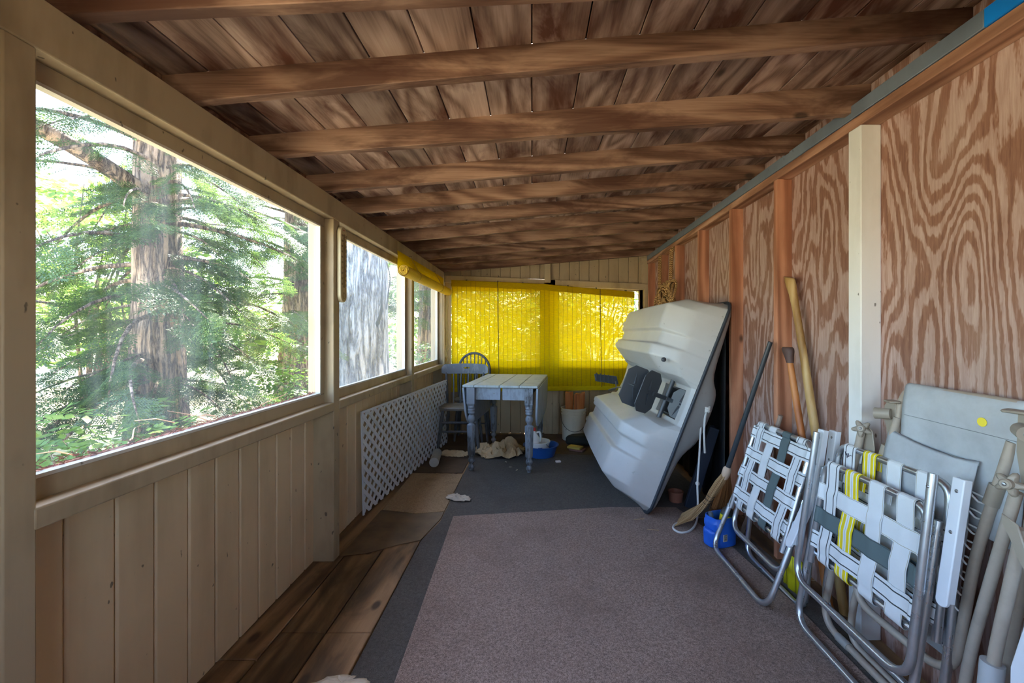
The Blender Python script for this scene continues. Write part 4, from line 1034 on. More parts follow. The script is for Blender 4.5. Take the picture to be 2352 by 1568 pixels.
# ================================================================ PEDAL BOAT leaning on the right wall
def M_hull(name, col, dirty, rough=.42):
    t = NT(name); n1 = t.noise(t.co(), 2.2, 5, .65); n2 = t.noise(t.co(), 34.0, 3, .5); n3 = t.noise(t.co((1, 1, 3)), 11.0, 5, .7)
    base = t.mix(t.math('MULTIPLY', t.ramp(n1, [(.4, 0), (.7, 1)]), .35), col, dirty)
    base = t.mix(t.math('MULTIPLY', t.ramp(n2, [(.70, 0), (.76, 1)]), .5), base, srgb(110, 106, 98))
    base = t.mix(t.math('MULTIPLY', t.ramp(n3, [(.64, 0), (.74, 1)]), .25), base, srgb(150, 146, 138))
    t.principled(Base_Color=base, Roughness=rough, Normal=t.bump(n1, .05, .01)); return t.m
HULL = M_hull('light_grey_hull_plastic', srgb(190, 189, 186), srgb(164, 160, 150))
DECKM = M_hull('shaded_deck_plastic', srgb(150, 150, 150), srgb(110, 108, 104))  # hull grey darkened for the deck, its shade put into the colour
RUBBER = M_plain('black_rubber_edge', srgb(46, 52, 60), .5, var=.2)
BLACKP = M_plain('black_paddle_plastic', srgb(60, 64, 70), .36, var=.12)
GREYP = M_plain('lit_paddle_plastic', srgb(118, 122, 124), .5, var=.12)  # paler copy of the paddle colour, light on one blade painted in
BO = V((.775, 2.80, .016)); BT = V((.366, 0, .931)).normalized(); BN = V((-.931, 0, .366)).normalized(); BS = V((0, 1, 0))
BW, BL, BD = 1.545, 1.66, .35
def B(s, t, d): return BO + BS * s + BT * t + BN * d
boat = thing('pedal_boat', (.9, 3.6, .0), 'pale grey plastic pedal boat stood on its side against the plywood wall', 'boat')
# cross profile across the beam: (t, depth factor); path along the length: (s, e)
def round2(pts, r, n=5):
    q = rounded([V((x, y * .35, 0)) for x, y in pts], r, n); return [(p.x, p.y / .35) for p in q]
half = [(0, 0)] + round2([(0, 0), (.055, .66), (.13, 1.0), (.315, 1.0), (.332, .90), (.418, .90), (.435, 1.0), (.515, 1.0), (.605, .62), (.635, .16), (.66, .14), (.668, .135), (.70, .13), (.7725, .125)], .012)
mirror = [(BW - t, f) for t, f in reversed(half[:-1])]
allp = half + mirror
path = round2([(0, 0), (.035, .55), (.075, .69), (.085, .722), (.17, 1.0), (.41, 1.0), (.42, 1.0), (.7, 1.0), (1.40, .97), (1.56, .88), (1.645, .5), (1.655, 0)], .04, 6)
def hull_pt(s, e, t, f):
    chan = f < .45 and .6 < t < BW - .6
    if chan: f = f * (1 + 2.0 * s / BL)
    pc = .325 if t < BW / 2 else BW - .325
    q = 1.0 - (.16 * max(0, (s - 1.25) / .4) if f > .4 and s > 1.25 else 0) - (.10 * max(0, 1 - s / .17) * min(1, e) if f > .4 else 0)
    tt = pc + (t - pc) * q
    ins = max(0, .07 - t) / .07 + max(0, t - BW + .07) / .07
    s2 = s + ins ** 2 * .10 * max(0, 1 - s / .3) - ins ** 2 * .08 * max(0, (s - 1.3) / .36)
    d = BD * e * f
    if chan and .664 < t < BW - .664 and .082 < s < .416: d = -.150
    return B(s2, tt, d)
mb = MB()
mb.loft([[hull_pt(s, e, t, f) for t, f in allp] for s, e in path], closed=False)
hull = mb.build('hull', HULL, boat, angle=50)
# embossed slots on the pontoon bottoms
for tc_, s0, s1 in ((.245, 1.22, 1.56), (.47, 1.26, 1.54), (BW - .245, 1.18, 1.56), (BW - .47, 1.30, 1.54), ):
    mb = MB(); d0 = BD * .955
    poly = [(s1, -.024), (s0 + .03, -.024), (s0, 0), (s0 + .03, .024), (s1, .024)]
    mb.hexa([B(s1, tc_ - .024, d0 - .03), B(s0, tc_ - .024, d0 - .03 + .012), B(s0, tc_ + .024, d0 - .03 + .012), B(s1, tc_ + .024, d0 - .03)],
            [B(s1, tc_ - .018, d0 - .012), B(s0 + .035, tc_ - .016, d0 + .004), B(s0 + .035, tc_ + .016, d0 + .004), B(s1, tc_ + .018, d0 - .012)])
    mb.build('hull_rib', HULL, boat, bevel=.004, seg=2)
# rubber edge all round
cr = .10; rim = []
for (s, t) in ((0, 0), (0, BW), (BL, BW), (BL, 0)): rim.append(B(s, t, -.004))
ring = []
for i in range(4):
    a, b, c = rim[i - 1], rim[i], rim[(i + 1) % 4]; u, w_ = (a - b).normalized(), (c - b).normalized()
    for k in range(7):
        q = k / 6; p0, p1 = b + u * cr, b + w_ * cr; ring.append(p0 * (1 - q) ** 2 + b * 2 * q * (1 - q) + p1 * q * q)
mb = MB(); mb.tube(ring, .0115, 8, closed=True); mb.build('rubber_edge', RUBBER, boat)
mb = MB()
flat = [p + BN * .003 for p in ring]; cen = B(BL / 2, BW / 2, -.001)
# pale flange between rim and hull
fl = [[p, p * .0 + (p + (cen - p).normalized() * .05), (p + (cen - p).normalized() * .05) - BN * .006, p - BN * .006] for p in ring]; fl.append(fl[0])
mb.loft(fl, cap=False); mb.build('flange', HULL, boat)
# deck side, towards the wall
mb = MB(); dp = [(0.02, 0), (.06, .05), (.2, .06), (.42, .075), (.5, .12), (.56, .17), (.66, .185), (.78, .19), (.9, .185), (.96, .16), (1.0, .11), (1.1, .085), (1.3, .07), (1.48, .05), (BW - .02, 0)]
spth = [(.01, 0), (.02, .5), (.05, .85), (.12, 1.0), (.5, 1.0), (.9, .8), (1.3, .75), (1.55, .7), (1.62, .4), (1.64, 0)]
mb.loft([[B(s, t, -.012 - d * e) for t, d in dp] for s, e in spth], closed=False)
mb.build('deck', DECKM, boat, angle=60).modifiers.new('smooth', 'SUBSURF').render_levels = 1
# recess of the paddle channel
# dark liner added to paint the shade inside the paddle recess
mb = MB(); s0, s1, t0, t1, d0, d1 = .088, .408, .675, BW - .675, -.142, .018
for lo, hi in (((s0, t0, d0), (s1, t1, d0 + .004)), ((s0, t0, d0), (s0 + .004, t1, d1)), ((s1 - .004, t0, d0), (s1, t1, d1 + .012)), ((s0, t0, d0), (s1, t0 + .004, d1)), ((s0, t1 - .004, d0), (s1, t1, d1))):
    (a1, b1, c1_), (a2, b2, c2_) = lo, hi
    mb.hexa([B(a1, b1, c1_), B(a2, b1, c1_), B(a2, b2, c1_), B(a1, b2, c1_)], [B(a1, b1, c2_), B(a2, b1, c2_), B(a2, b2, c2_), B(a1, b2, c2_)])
mb.build('recess_shade', M_plain('recess_shade_plastic', srgb(58, 58, 58), .6), boat)
# axle and paddle blades
ac = (.225, .095)
mb = MB(); a, b = B(ac[0], .575, ac[1]), B(ac[0], .985, ac[1]); mb.tube([a, b], .017, 12); axle = mb.build('axle', BLACKP, boat)
for tt in (.60, .945):
    mb = MB(); mb.hexa([B(ac[0] - .065, tt - .006, ac[1] - .028), B(ac[0] + .065, tt - .006, ac[1] - .028), B(ac[0] + .065, tt + .006, ac[1] - .028), B(ac[0] - .065, tt + .006, ac[1] - .028)],
                       [B(ac[0] - .035, tt - .006, ac[1] + .028), B(ac[0] + .035, tt - .006, ac[1] + .028), B(ac[0] + .035, tt + .006, ac[1] + .028), B(ac[0] - .035, tt + .006, ac[1] + .028)]); mb.build('bearing_plate', BLACKP, axle, bevel=.003)
def blade(ang, mat, r0=.15, r1=.31, hw=.125, cup=.0):
    """ang: 0 = straight out of the hull, positive away from the near end"""
    dr = BN * math.cos(ang) + BS * math.sin(ang); nr = BS * math.cos(ang) - BN * math.sin(ang); o = B(ac[0], .775, ac[1])
    def q(r, t, n): return o + dr * r + BT * t + nr * n
    mb = MB(); c = .045
    out = [(r0, -hw + c), (r0, hw - c), (r0 + c, hw), (r1 - c, hw), (r1, hw - c), (r1, -hw + c), (r1 - c, -hw), (r0 + c, -hw)]
    mb.prism([q(r, t, -.004) for r, t in out], nr * .008); bl = mb.build('paddle_blade', mat, boat, bevel=.003, seg=2)
    mb = MB(); mb.bar(q(0, 0, 0), q(r0 + .05, 0, -.008), .03, .02, nr); mb.build('paddle_arm', BLACKP, bl, bevel=.002)
    for dt, a in ((-.05, 2.5), (.05, -2.5), (.0, 0)):
        for k in (-1, 1):
            mb = MB(); p0 = q((r0 + r1) / 2 + .01, dt * .3, .006 * k); p1 = q((r0 + r1) / 2 + (.055 if dt == 0 else .02 * (1 if dt > 0 else -1)), dt * 1.9, .004 * k)
            mb.tube([p0, p0.lerp(p1, .5), p1], [.008, .006, .0015], 6); mb.build('blade_rib', BLACKP, bl)
blade(.02, BLACKP, .15, .33, .145); blade(-.62, BLACKP, .12, .31, .15); blade(-2.05, GREYP, .045, .21, .105)
# foot pedal / rudder pad at the far end
mb = MB(); c = B(1.42, .705, .30); e1 = (V((-.62, .0, .12))).normalized(); e2 = V((.15, .45, .85)).normalized(); e3 = e1.cross(e2).normalized()
mb.prism([c + e1 * a + e2 * b_ for a, b_ in ((-.125, -.035), (.11, -.045), (.13, .03), (-.10, .05))], e3 * .014)
ped = mb.build('foot_pedal', BLACKP, boat, bevel=.004)
for k in range(6):
    mb = MB(); a = -.105 + .04 * k; mb.bar(c + e1 * a + e2 * -.042 - e3 * .003, c + e1 * (a + .012) + e2 * .042 - e3 * .003, .007, .008, e3); mb.build('tread', BLACKP, ped)
mb = MB(); mb.tube(smoothpath([c - e1 * .09 - e2 * .01, c - e1 * .10 - e2 * .085, c - e1 * .03 - e2 * .115, B(1.15, .69, .20), B(.9, .66, .14)], 5), .007, 8); mb.build('pedal_rod', M_plain('dull_steel_rod', srgb(128, 126, 122), .4, .8), boat)
# bolt and painter rope
mb = MB(); p = B(.065, 1.02, .27); mb.lathe([(0, 0), (.016, .0), (.016, .012), (.008, .017), (0, .017)], p + V((0, -.012, 0)), 12, (0, -1, .1)); mb.build('drain_plug', BLACKP, boat)
WR = M_plain('white_nylon_rope', srgb(222, 222, 218), .8, bump=.6, bscale=300)
k0 = P(1623, 938, 2.84); mb = MB()
fl_ = FL(1600, 1190, .02)
mb.tube(smoothpath([P(1629, 916, 2.9), k0, P(1611, 962, 2.86), P(1609, 990, 2.83), P(1606, 1050, 2.80), P(1602, 1110, 2.77), P(1603, 1160, 2.74), FL(1600, 1196, .03), FL(1588, 1216, .019), FL(1565, 1223, .018), FL(1547, 1214, .018), FL(1552, 1203, .018), FL(1580, 1195, .018)], 6), .0065, 8)
rp = mb.build('rope', WR, boat)
mb = MB(); mb.tube(smoothpath([k0 + V((0, -.01, 0)), P(1619, 960, 2.83), P(1617, 1000, 2.83), P(1619, 1040, 2.83)], 5), .0075, 8); mb.build('rope', WR, boat)
mb = MB()
for j in range(4): mb.tube([k0 + V((.016 * math.cos(a), .012 * math.sin(a) - .006, .012 - .011 * j + .006 * math.sin(a + j))) for a in [2 * PI * i / 10 for i in range(10)]], .0075, 6, closed=True)
mb.build('knot', WR, rp)
mb = MB(); mb.lathe([(0, -.014), (.012, -.008), (.014, 0), (.011, .009), (0, .014)], P(1602, 1110, 2.77), 10); mb.build('knot', WR, rp)
# dark A-frame stand in the shade behind the boat
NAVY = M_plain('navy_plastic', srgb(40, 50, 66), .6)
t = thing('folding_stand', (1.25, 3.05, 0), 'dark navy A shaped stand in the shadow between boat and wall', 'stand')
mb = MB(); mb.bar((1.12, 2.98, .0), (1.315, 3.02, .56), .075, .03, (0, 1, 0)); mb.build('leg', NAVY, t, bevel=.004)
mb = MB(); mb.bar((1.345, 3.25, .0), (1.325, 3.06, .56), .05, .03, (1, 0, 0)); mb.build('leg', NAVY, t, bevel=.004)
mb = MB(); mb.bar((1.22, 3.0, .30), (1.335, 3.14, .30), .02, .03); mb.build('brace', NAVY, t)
mb = MB(); c = FL(1552, 1152); mb.lathe([(0, 0), (.045, 0), (.055, .075), (.046, .075), (.04, .01), (0, .01)], (c.x + .0, c.y, .0065), 20)
tag(mb.build('clay_pot', M_plain('terracotta', srgb(140, 88, 70), .8), ), 'little reddish clay pot on the floor under the leaning boat', 'pot')
t = thing('shade_sheet', (1.35, 3.5, 0), 'black navy sheet added against the wall to deepen the shadow behind the boat', 'shade_sheet')  # sheet added to darken the gap that lies in shadow behind the boat
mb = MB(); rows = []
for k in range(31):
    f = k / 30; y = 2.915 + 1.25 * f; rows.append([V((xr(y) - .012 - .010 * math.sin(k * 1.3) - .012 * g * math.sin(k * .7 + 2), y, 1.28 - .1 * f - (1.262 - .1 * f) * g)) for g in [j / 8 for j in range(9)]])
mb.loft(rows, closed=False); o = mb.build('sheet', M_plain('black_shade_sheet', srgb(24, 26, 32), .7, var=.4, bump=.4), t, angle=180, recalc=False); s_ = o.modifiers.new('thick', 'SOLIDIFY'); s_.thickness = .003
# straws on the carpet
for k, (u, v, a) in enumerate([(1468, 1197, .2), (1500, 1222, -.3), (1615, 1194, .1)]):
    c = FL(u, v); mb = MB(); mb.tube([(c.x - .035, c.y - a * .02, .0155), (c.x + .035, c.y + a * .02, .0155)], .0018, 5)
    tag(mb.build('straw', M_plain('straw', srgb(190, 160, 120), .8)), 'broken broom straw lying on the mauve carpet near the boat', 'straw', 'broom straws on the carpet')

# ================================================================ BROOM
t = thing('broom', (1.1, 2.6, 0), 'corn broom with black handle leaning head down against the studs', 'broom')
hp0, hp1 = V((1.312, 2.30, 1.197)), P(1669, 1082, 2.50)
mb = MB(); mb.tube([hp0, hp0.lerp(hp1, .5), hp1], [.0125, .0135, .0145], 12); mb.build('handle', M_plain('black_painted_handle', srgb(50, 56, 62), .4, var=.2), t)
def M_straw(name, a, b):
    t_ = NT(name); g = t_.n('NewGeometry'); t_.principled(Base_Color=t_.mix((g, 'Random Per Island'), a, b), Roughness=.8); return t_.m
STRAW = M_straw('broom_straw', srgb(142, 102, 62), srgb(206, 172, 126)); STRAWD = M_straw('shaded_broom_straw', srgb(120, 74, 38), srgb(172, 116, 66))  # second is the same straw darkened to paint the shaded half
mb = MB(); mb.lathe([(.017, -.03), (.020, -.02), (.024, .0), (.024, .035), (.018, .045), (.015, .05)], hp1 - (hp0 - hp1).normalized() * .02, 16, (hp0 - hp1)); fer = mb.build('neck_wrap', M_plain('pale_neck_wrap', srgb(206, 176, 150), .7), t)
def bristles(path, widths, n, mat, name, seed, side=V((1, .2, 0)), rad=.0019):
    r = random.Random(seed); mb = MB(); path = [V(p) for p in path]
    for k in range(n):
        a = r.uniform(-1, 1); b = r.uniform(-.5, .5); pts = []
        last = len(path) if r.random() > .25 else len(path) - 1
        for i in range(last):
            p = path[i]; j = r.uniform(-.004, .004) * (i / len(path))
            dirv = (path[min(i + 1, len(path) - 1)] - path[max(i - 1, 0)]).normalized(); s_ = (side - dirv * side.dot(dirv)).normalized(); w2 = dirv.cross(s_)
            q = p + s_ * (a * widths[i][0] + j) + w2 * (b * widths[i][1] * 2); q.z = max(q.z, .017)
            pts.append(q)
        mb.tube(pts, [rad] * (len(pts) - 1) + [rad * .5], 4)
    return mb.build(name, mat, t)
u0 = hp1 - (hp0 - hp1).normalized() * .01
pA = [u0, P(1655, 1105, 2.53), P(1640, 1128, 2.57), P(1628, 1146, 2.60), P(1612, 1164, 2.63), P(1590, 1180, 2.66), FL(1560, 1196, .02)]
bristles(pA, [(.016, .012), (.030, .018), (.030, .018), (.022, .014), (.034, .018), (.055, .018), (.085, .010)], 240, STRAW, 'bristles', 1, V((.75, 0, .65)))
pB = [u0, P(1665, 1110, 2.56), P(1662, 1135, 2.60), P(1655, 1160, 2.63), FL(1648, 1182, .02)]
bristles(pB, [(.016, .012), (.032, .02), (.045, .02), (.055, .02), (.065, .02)], 240, STRAWD, 'bristles', 2, V((.9, 0, .2)))
for k, (u, v, Y) in enumerate(((1634, 1137, 2.585), (1629, 1145, 2.597), (1623, 1152, 2.61))):
    mb = MB(); c = P(u, v, Y); d = (pA[3] - pA[2]).normalized(); sv = V((.75, 0, .65)); sv = (sv - d * sv.dot(d)).normalized(); wv = d.cross(sv)
    mb.tube([c + sv * math.cos(a) * .030 + wv * math.sin(a) * .020 for a in [2 * PI * i / 16 for i in range(16)]], .002, 5, closed=True); mb.build('binding', M_plain('dark_twine', srgb(60, 52, 44), .8), t)

# ================================================================ AXE HANDLES AND POLES
OLDWOOD = M_wood('yellowed_handle', [(0, srgb(130, 92, 44)), (.5, srgb(176, 140, 84)), (1, srgb(200, 172, 120))], 'z', 6, 14, knots=False, rough=.5)
ORANGEWOOD = M_wood('orange_handle', [(0, srgb(140, 78, 34)), (.5, srgb(184, 112, 58)), (1, srgb(200, 136, 80))], 'z', 6, 14, knots=False, rough=.5)
t = thing('axe_handle', (1.37, 1.9, 0), 'tall yellowed pole with flared end, taller of the two handles by the white post', 'handle')
a, b = V((1.382, 2.235, 1.545)), V((1.372, 1.835, .0155)); mb = MB(); rg = []
for f, w, d_, off in ((0, .038, .014, .012), (.012, .040, .017, .010), (.03, .036, .018, .006), (.06, .026, .017, 0), (.12, .021, .016, -.004), (.25, .021, .017, -.004), (.45, .024, .018, 0), (.7, .023, .018, 0), (1, .022, .018, 0)):
    c = a.lerp(b, f) + V((0, -off, 0)) * -1; rg.append([c + V((math.sin(q) * d_, math.cos(q) * w, .010 * math.cos(q) if f < .01 else 0)) for q in [2 * PI * k / 16 for k in range(16)]])
mb.loft(rg); mb.build('shaft', OLDWOOD, t, angle=60)
t = thing('hatchet_handle', (1.33, 2.0, 0), 'orange brown tool handle with dark flared end, shorter of the two by the post', 'handle')
a, b = P(1809, 797, 2.17), V((1.325, 1.86, .0155)); mb = MB(); rg = []
for f, w, d_ in ((.06, .0145, .0145), (.12, .016, .0155), (.3, .0175, .016), (.6, .018, .016), (1, .019, .016)):
    c = a.lerp(b, f); rg.append([c + V((math.sin(q) * d_, math.cos(q) * w, 0)) for q in [2 * PI * k / 14 for k in range(14)]])
mb.loft(rg); mb.build('shaft', ORANGEWOOD, t, angle=60)
mb = MB(); rg = []
for f, w, d_ in ((0, .030, .020), (.006, .036, .024), (.018, .036, .024), (.045, .024, .020), (.068, .018, .017), (.07, .012, .012)):
    c = a.lerp(b, f); rg.append([c + V((math.sin(q) * d_, math.cos(q) * w, 0)) for q in [2 * PI * k / 16 for k in range(16)]])
mb.loft(rg); mb.build('end_cap', M_plain('dark_brown_rubber', srgb(84, 62, 58), .6, var=.2), t, angle=60)
mb = MB(); mb.tube([V((1.345, 2.26, .80)), V((1.30, 2.42, .30)), V((1.25, 2.52, .0095))], [.012, .013, .013], 9)
tag(mb.build('stick', M_wood('weathered_grey_stick', [(0, srgb(96, 80, 70)), (1, srgb(160, 138, 124))], 'z', 5, 10)), 'grey weathered stick leaning behind the small webbed lawn chair', 'stick')

# ================================================================ BLUE CUT JUG WITH BOTTLE AND BRUSH
t = thing('container', (1.08, 2.42, .0135), 'bright blue cut down plastic jug with a barcode sticker beside the lawn chairs', 'container')
BLUEP = M_plain('bright_blue_plastic', srgb(38, 104, 214), .38, var=.18, scale=14)
o0 = V((1.107, 2.455, .0135)); M = Matrix.Translation(o0) @ Matrix.Rotation(.35, 4, 'Z') @ Matrix.Scale(.9, 4)
def sq(w, d, z, e=.5, n=32, notch=0):
    out = []
    for k in range(n):
        a = 2 * PI * k / n; c, s = math.cos(a), math.sin(a)
        x, y = math.copysign(abs(c) ** e, c) * w, math.copysign(abs(s) ** e, s) * d
        if notch and x < -w * .45: x = x * (1 - notch)
        out.append(M @ V((x, y, z)))
    return out
mb = MB(); mb.loft([sq(.078, .060, 0), sq(.086, .066, .006), sq(.087, .067, .085, notch=.0), sq(.090, .069, .112), sq(.094, .072, .125), sq(.094, .072, .150), sq(.089, .068, .156), sq(.087, .066, .185), sq(.081, .060, .185), sq(.083, .062, .15), sq(.083, .063, .12), sq(.081, .061, .085), sq(.080, .060, .012)])
mb.build('body', BLUEP, t, angle=40)
mb = MB(); mb.hexa([M @ V(p) for p in ((-.112, -.03, .0), (-.084, -.055, .0), (-.084, .055, .0), (-.112, .03, .0))], [M @ V(p) for p in ((-.116, -.03, .10), (-.086, -.058, .115), (-.086, .058, .115), (-.116, .03, .10))]); mb.build('grip_bulge', BLUEP, t, bevel=.012, seg=3)
def onjug(mbx, x0, x1, z0, z1, off):
    return mbx.hexa([M @ V((x0, -.0672 - off, z0)), M @ V((x1, -.0672 - off, z0)), M @ V((x1, -.060, z0)), M @ V((x0, -.060, z0))], [M @ V((x0, -.0676 - off, z1)), M @ V((x1, -.0676 - off, z1)), M @ V((x1, -.060, z1)), M @ V((x0, -.060, z1))])
mb = MB(); onjug(mb, -.042, -.012, .045, .088, .0022); stc = mb.build('barcode_sticker', WHITEPAPER, t)
for k in range(9):
    mb = MB(); z = .050 + k * .0042; onjug(mb, -.038, -.016, z, z + (.0024 if k % 3 else .0012), .0028); mb.build('bar', M_plain('ink', srgb(44, 50, 60), .6) if k == 0 else bpy.data.materials['ink'], stc)
BOT = M_plain('brown_bottle_plastic', srgb(74, 66, 58), .4, var=.15)
t = thing('bottle', (1.11, 2.46, .03), 'dark brown bottle with yellow label standing in the blue jug', 'bottle')
bo = V((1.118, 2.452, .028)); bx = V((.06, .03, .25)).normalized()
mb = MB(); mb.lathe([(0, 0), (.036, 0), (.038, .004), (.038, .150), (.036, .165), (.026, .185), (.018, .192), (0, .192)], bo, 26, bx); mb.build('body', BOT, t)
mb = MB(); mb.lathe([(.0385, .105), (.0388, .106), (.0388, .146), (.0385, .147)], bo, 26, bx); lb = mb.build('label', M_plain('yellow_label', srgb(238, 214, 30), .4), t)
for z in (.1035, .1475):
    mb = MB(); mb.lathe([(.0386, z), (.0391, z + .0005), (.0391, z + .0035), (.0386, z + .004)], bo, 26, bx); mb.build('green_band', M_plain('green_band', srgb(40, 120, 60), .4), lb)
mb = MB(); mb.tube(arc(bo + bx * .19, (1, 0, 0), bx, .014, 0, PI, 8), .005, 7); mb.build('ring_handle', BOT, t)
mb = MB(); mb.lathe([(.009, .19), (.010, .2), (.010, .215), (0, .216)], bo, 14, bx); mb.build('nozzle', M_plain('grey_nozzle', srgb(150, 156, 160), .4), t)
# red lettering, wrapped on the label face
RED = M_plain('red_ink', srgb(206, 40, 28), .5)
def wraptext(s, size, zc, rad, a0):
    cu = bpy.data.curves.new('lettering', 'FONT'); cu.body = s; cu.size = size; cu.align_x = 'CENTER'; cu.align_y = 'CENTER'
    o = bpy.data.objects.new('lettering', cu); C.objects.link(o); bpy.context.view_layer.update()
    me = bpy.data.meshes.new_from_object(o.evaluated_get(bpy.context.evaluated_depsgraph_get())); C.objects.unlink(o); bpy.data.objects.remove(o)
    q = V((0, 0, 1)).rotation_difference(bx)
    for v in me.vertices:
        a = a0 + v.co.x / rad; v.co = bo + q @ V((math.cos(a) * (rad + .0006), math.sin(a) * (rad + .0006), zc + v.co.y))
    me.materials.clear(); me.materials.append(RED); o = bpy.data.objects.new('lettering', me); C.objects.link(o); o.parent = lb; o.matrix_parent_inverse = lb.matrix_world.inverted()
wraptext('BONUS', .011, .137, .0388, -1.95); wraptext('33% MORE', .0145, .120, .0388, -1.95)
t = thing('brush', (1.04, 2.46, .03), 'dark grey brush handle sticking out of the blue jug', 'brush')
mb = MB(); a, b = V((1.083, 2.445, .035)), V((1.038, 2.435, .205)); mb.tube([a, a.lerp(b, .6), a.lerp(b, .95), b], [.010, .012, .0135, .010], 12); mb.build('handle', M_plain('slate_plastic', srgb(84, 98, 110), .5), t)
# ================================================================ FOLDED WEBBED LAWN CHAIRS
def M_metal(name, col, rough=.28, metal=.9):
    t = NT(name); n = t.noise(t.co(), 18.0, 4, .6); n2 = t.noise(t.co(), 120.0, 2)
    base = t.mix(t.ramp(n, [(.45, 0), (.75, .5)]), col, tuple(c * .7 for c in col[:3]) + (1,))
    t.principled(Base_Color=base, Metallic=metal, Roughness=t.math('MULTIPLY_ADD', n, .25, rough - .1), Normal=t.bump(n2, .05, .001)); return t.m
ALU = M_metal('aluminium_tube', srgb(206, 210, 216))
RIVET = M_metal('rivet', srgb(150, 152, 156), .35)
WARM = M_plain('white_arm_plastic', srgb(222, 226, 232), .45, var=.05)
def M_web(name, base, stripes):
    """woven strap: stripes = list of (v position, half width, colour)"""
    t = NT(name); uv = t.n('UVMap'); sep = t.n('SeparateXYZ', Vector=uv)
    wv = t.n('TexWave', {'wave_type': 'BANDS', 'bands_direction': 'X'}, Vector=uv, Scale=120.0)
    n = t.noise(t.co(), 12.0, 4); col = t.mix(t.ramp(n, [(.4, 0), (.7, .25)]), base, tuple(c * .78 for c in base[:3]) + (1,))
    for pos, hw, c in stripes:
        m = t.math('LESS_THAN', t.math('ABSOLUTE', t.math('SUBTRACT', (sep, 'Y'), pos)), hw)
        col = t.mix(m, col, c)
    t.principled(Base_Color=col, Roughness=.55, Normal=t.bump(wv, .25, .0008)); return t.m
LINE = srgb(58, 64, 66); WHT = srgb(226, 230, 232); YEL = srgb(240, 216, 20)
WSTR = M_web('white_webbing_black_lines', WHT, [(.2, .034, LINE), (.8, .034, LINE)])
WPLAIN = M_web('white_webbing', WHT, [(.05, .015, srgb(176, 170, 150)), (.95, .015, srgb(176, 170, 150))])
WGREY = M_web('slate_webbing', srgb(92, 108, 110), [(.04, .02, srgb(60, 70, 72)), (.96, .02, srgb(60, 70, 72))])
WYEL = M_web('yellow_white_webbing', YEL, [(.5, .12, WHT), (.5, .02, srgb(190, 190, 180)), (.14, .03, WHT), (.86, .03, WHT), (.3, .012, srgb(220, 180, 60)), (.7, .012, srgb(220, 180, 60))])
TR = .0128
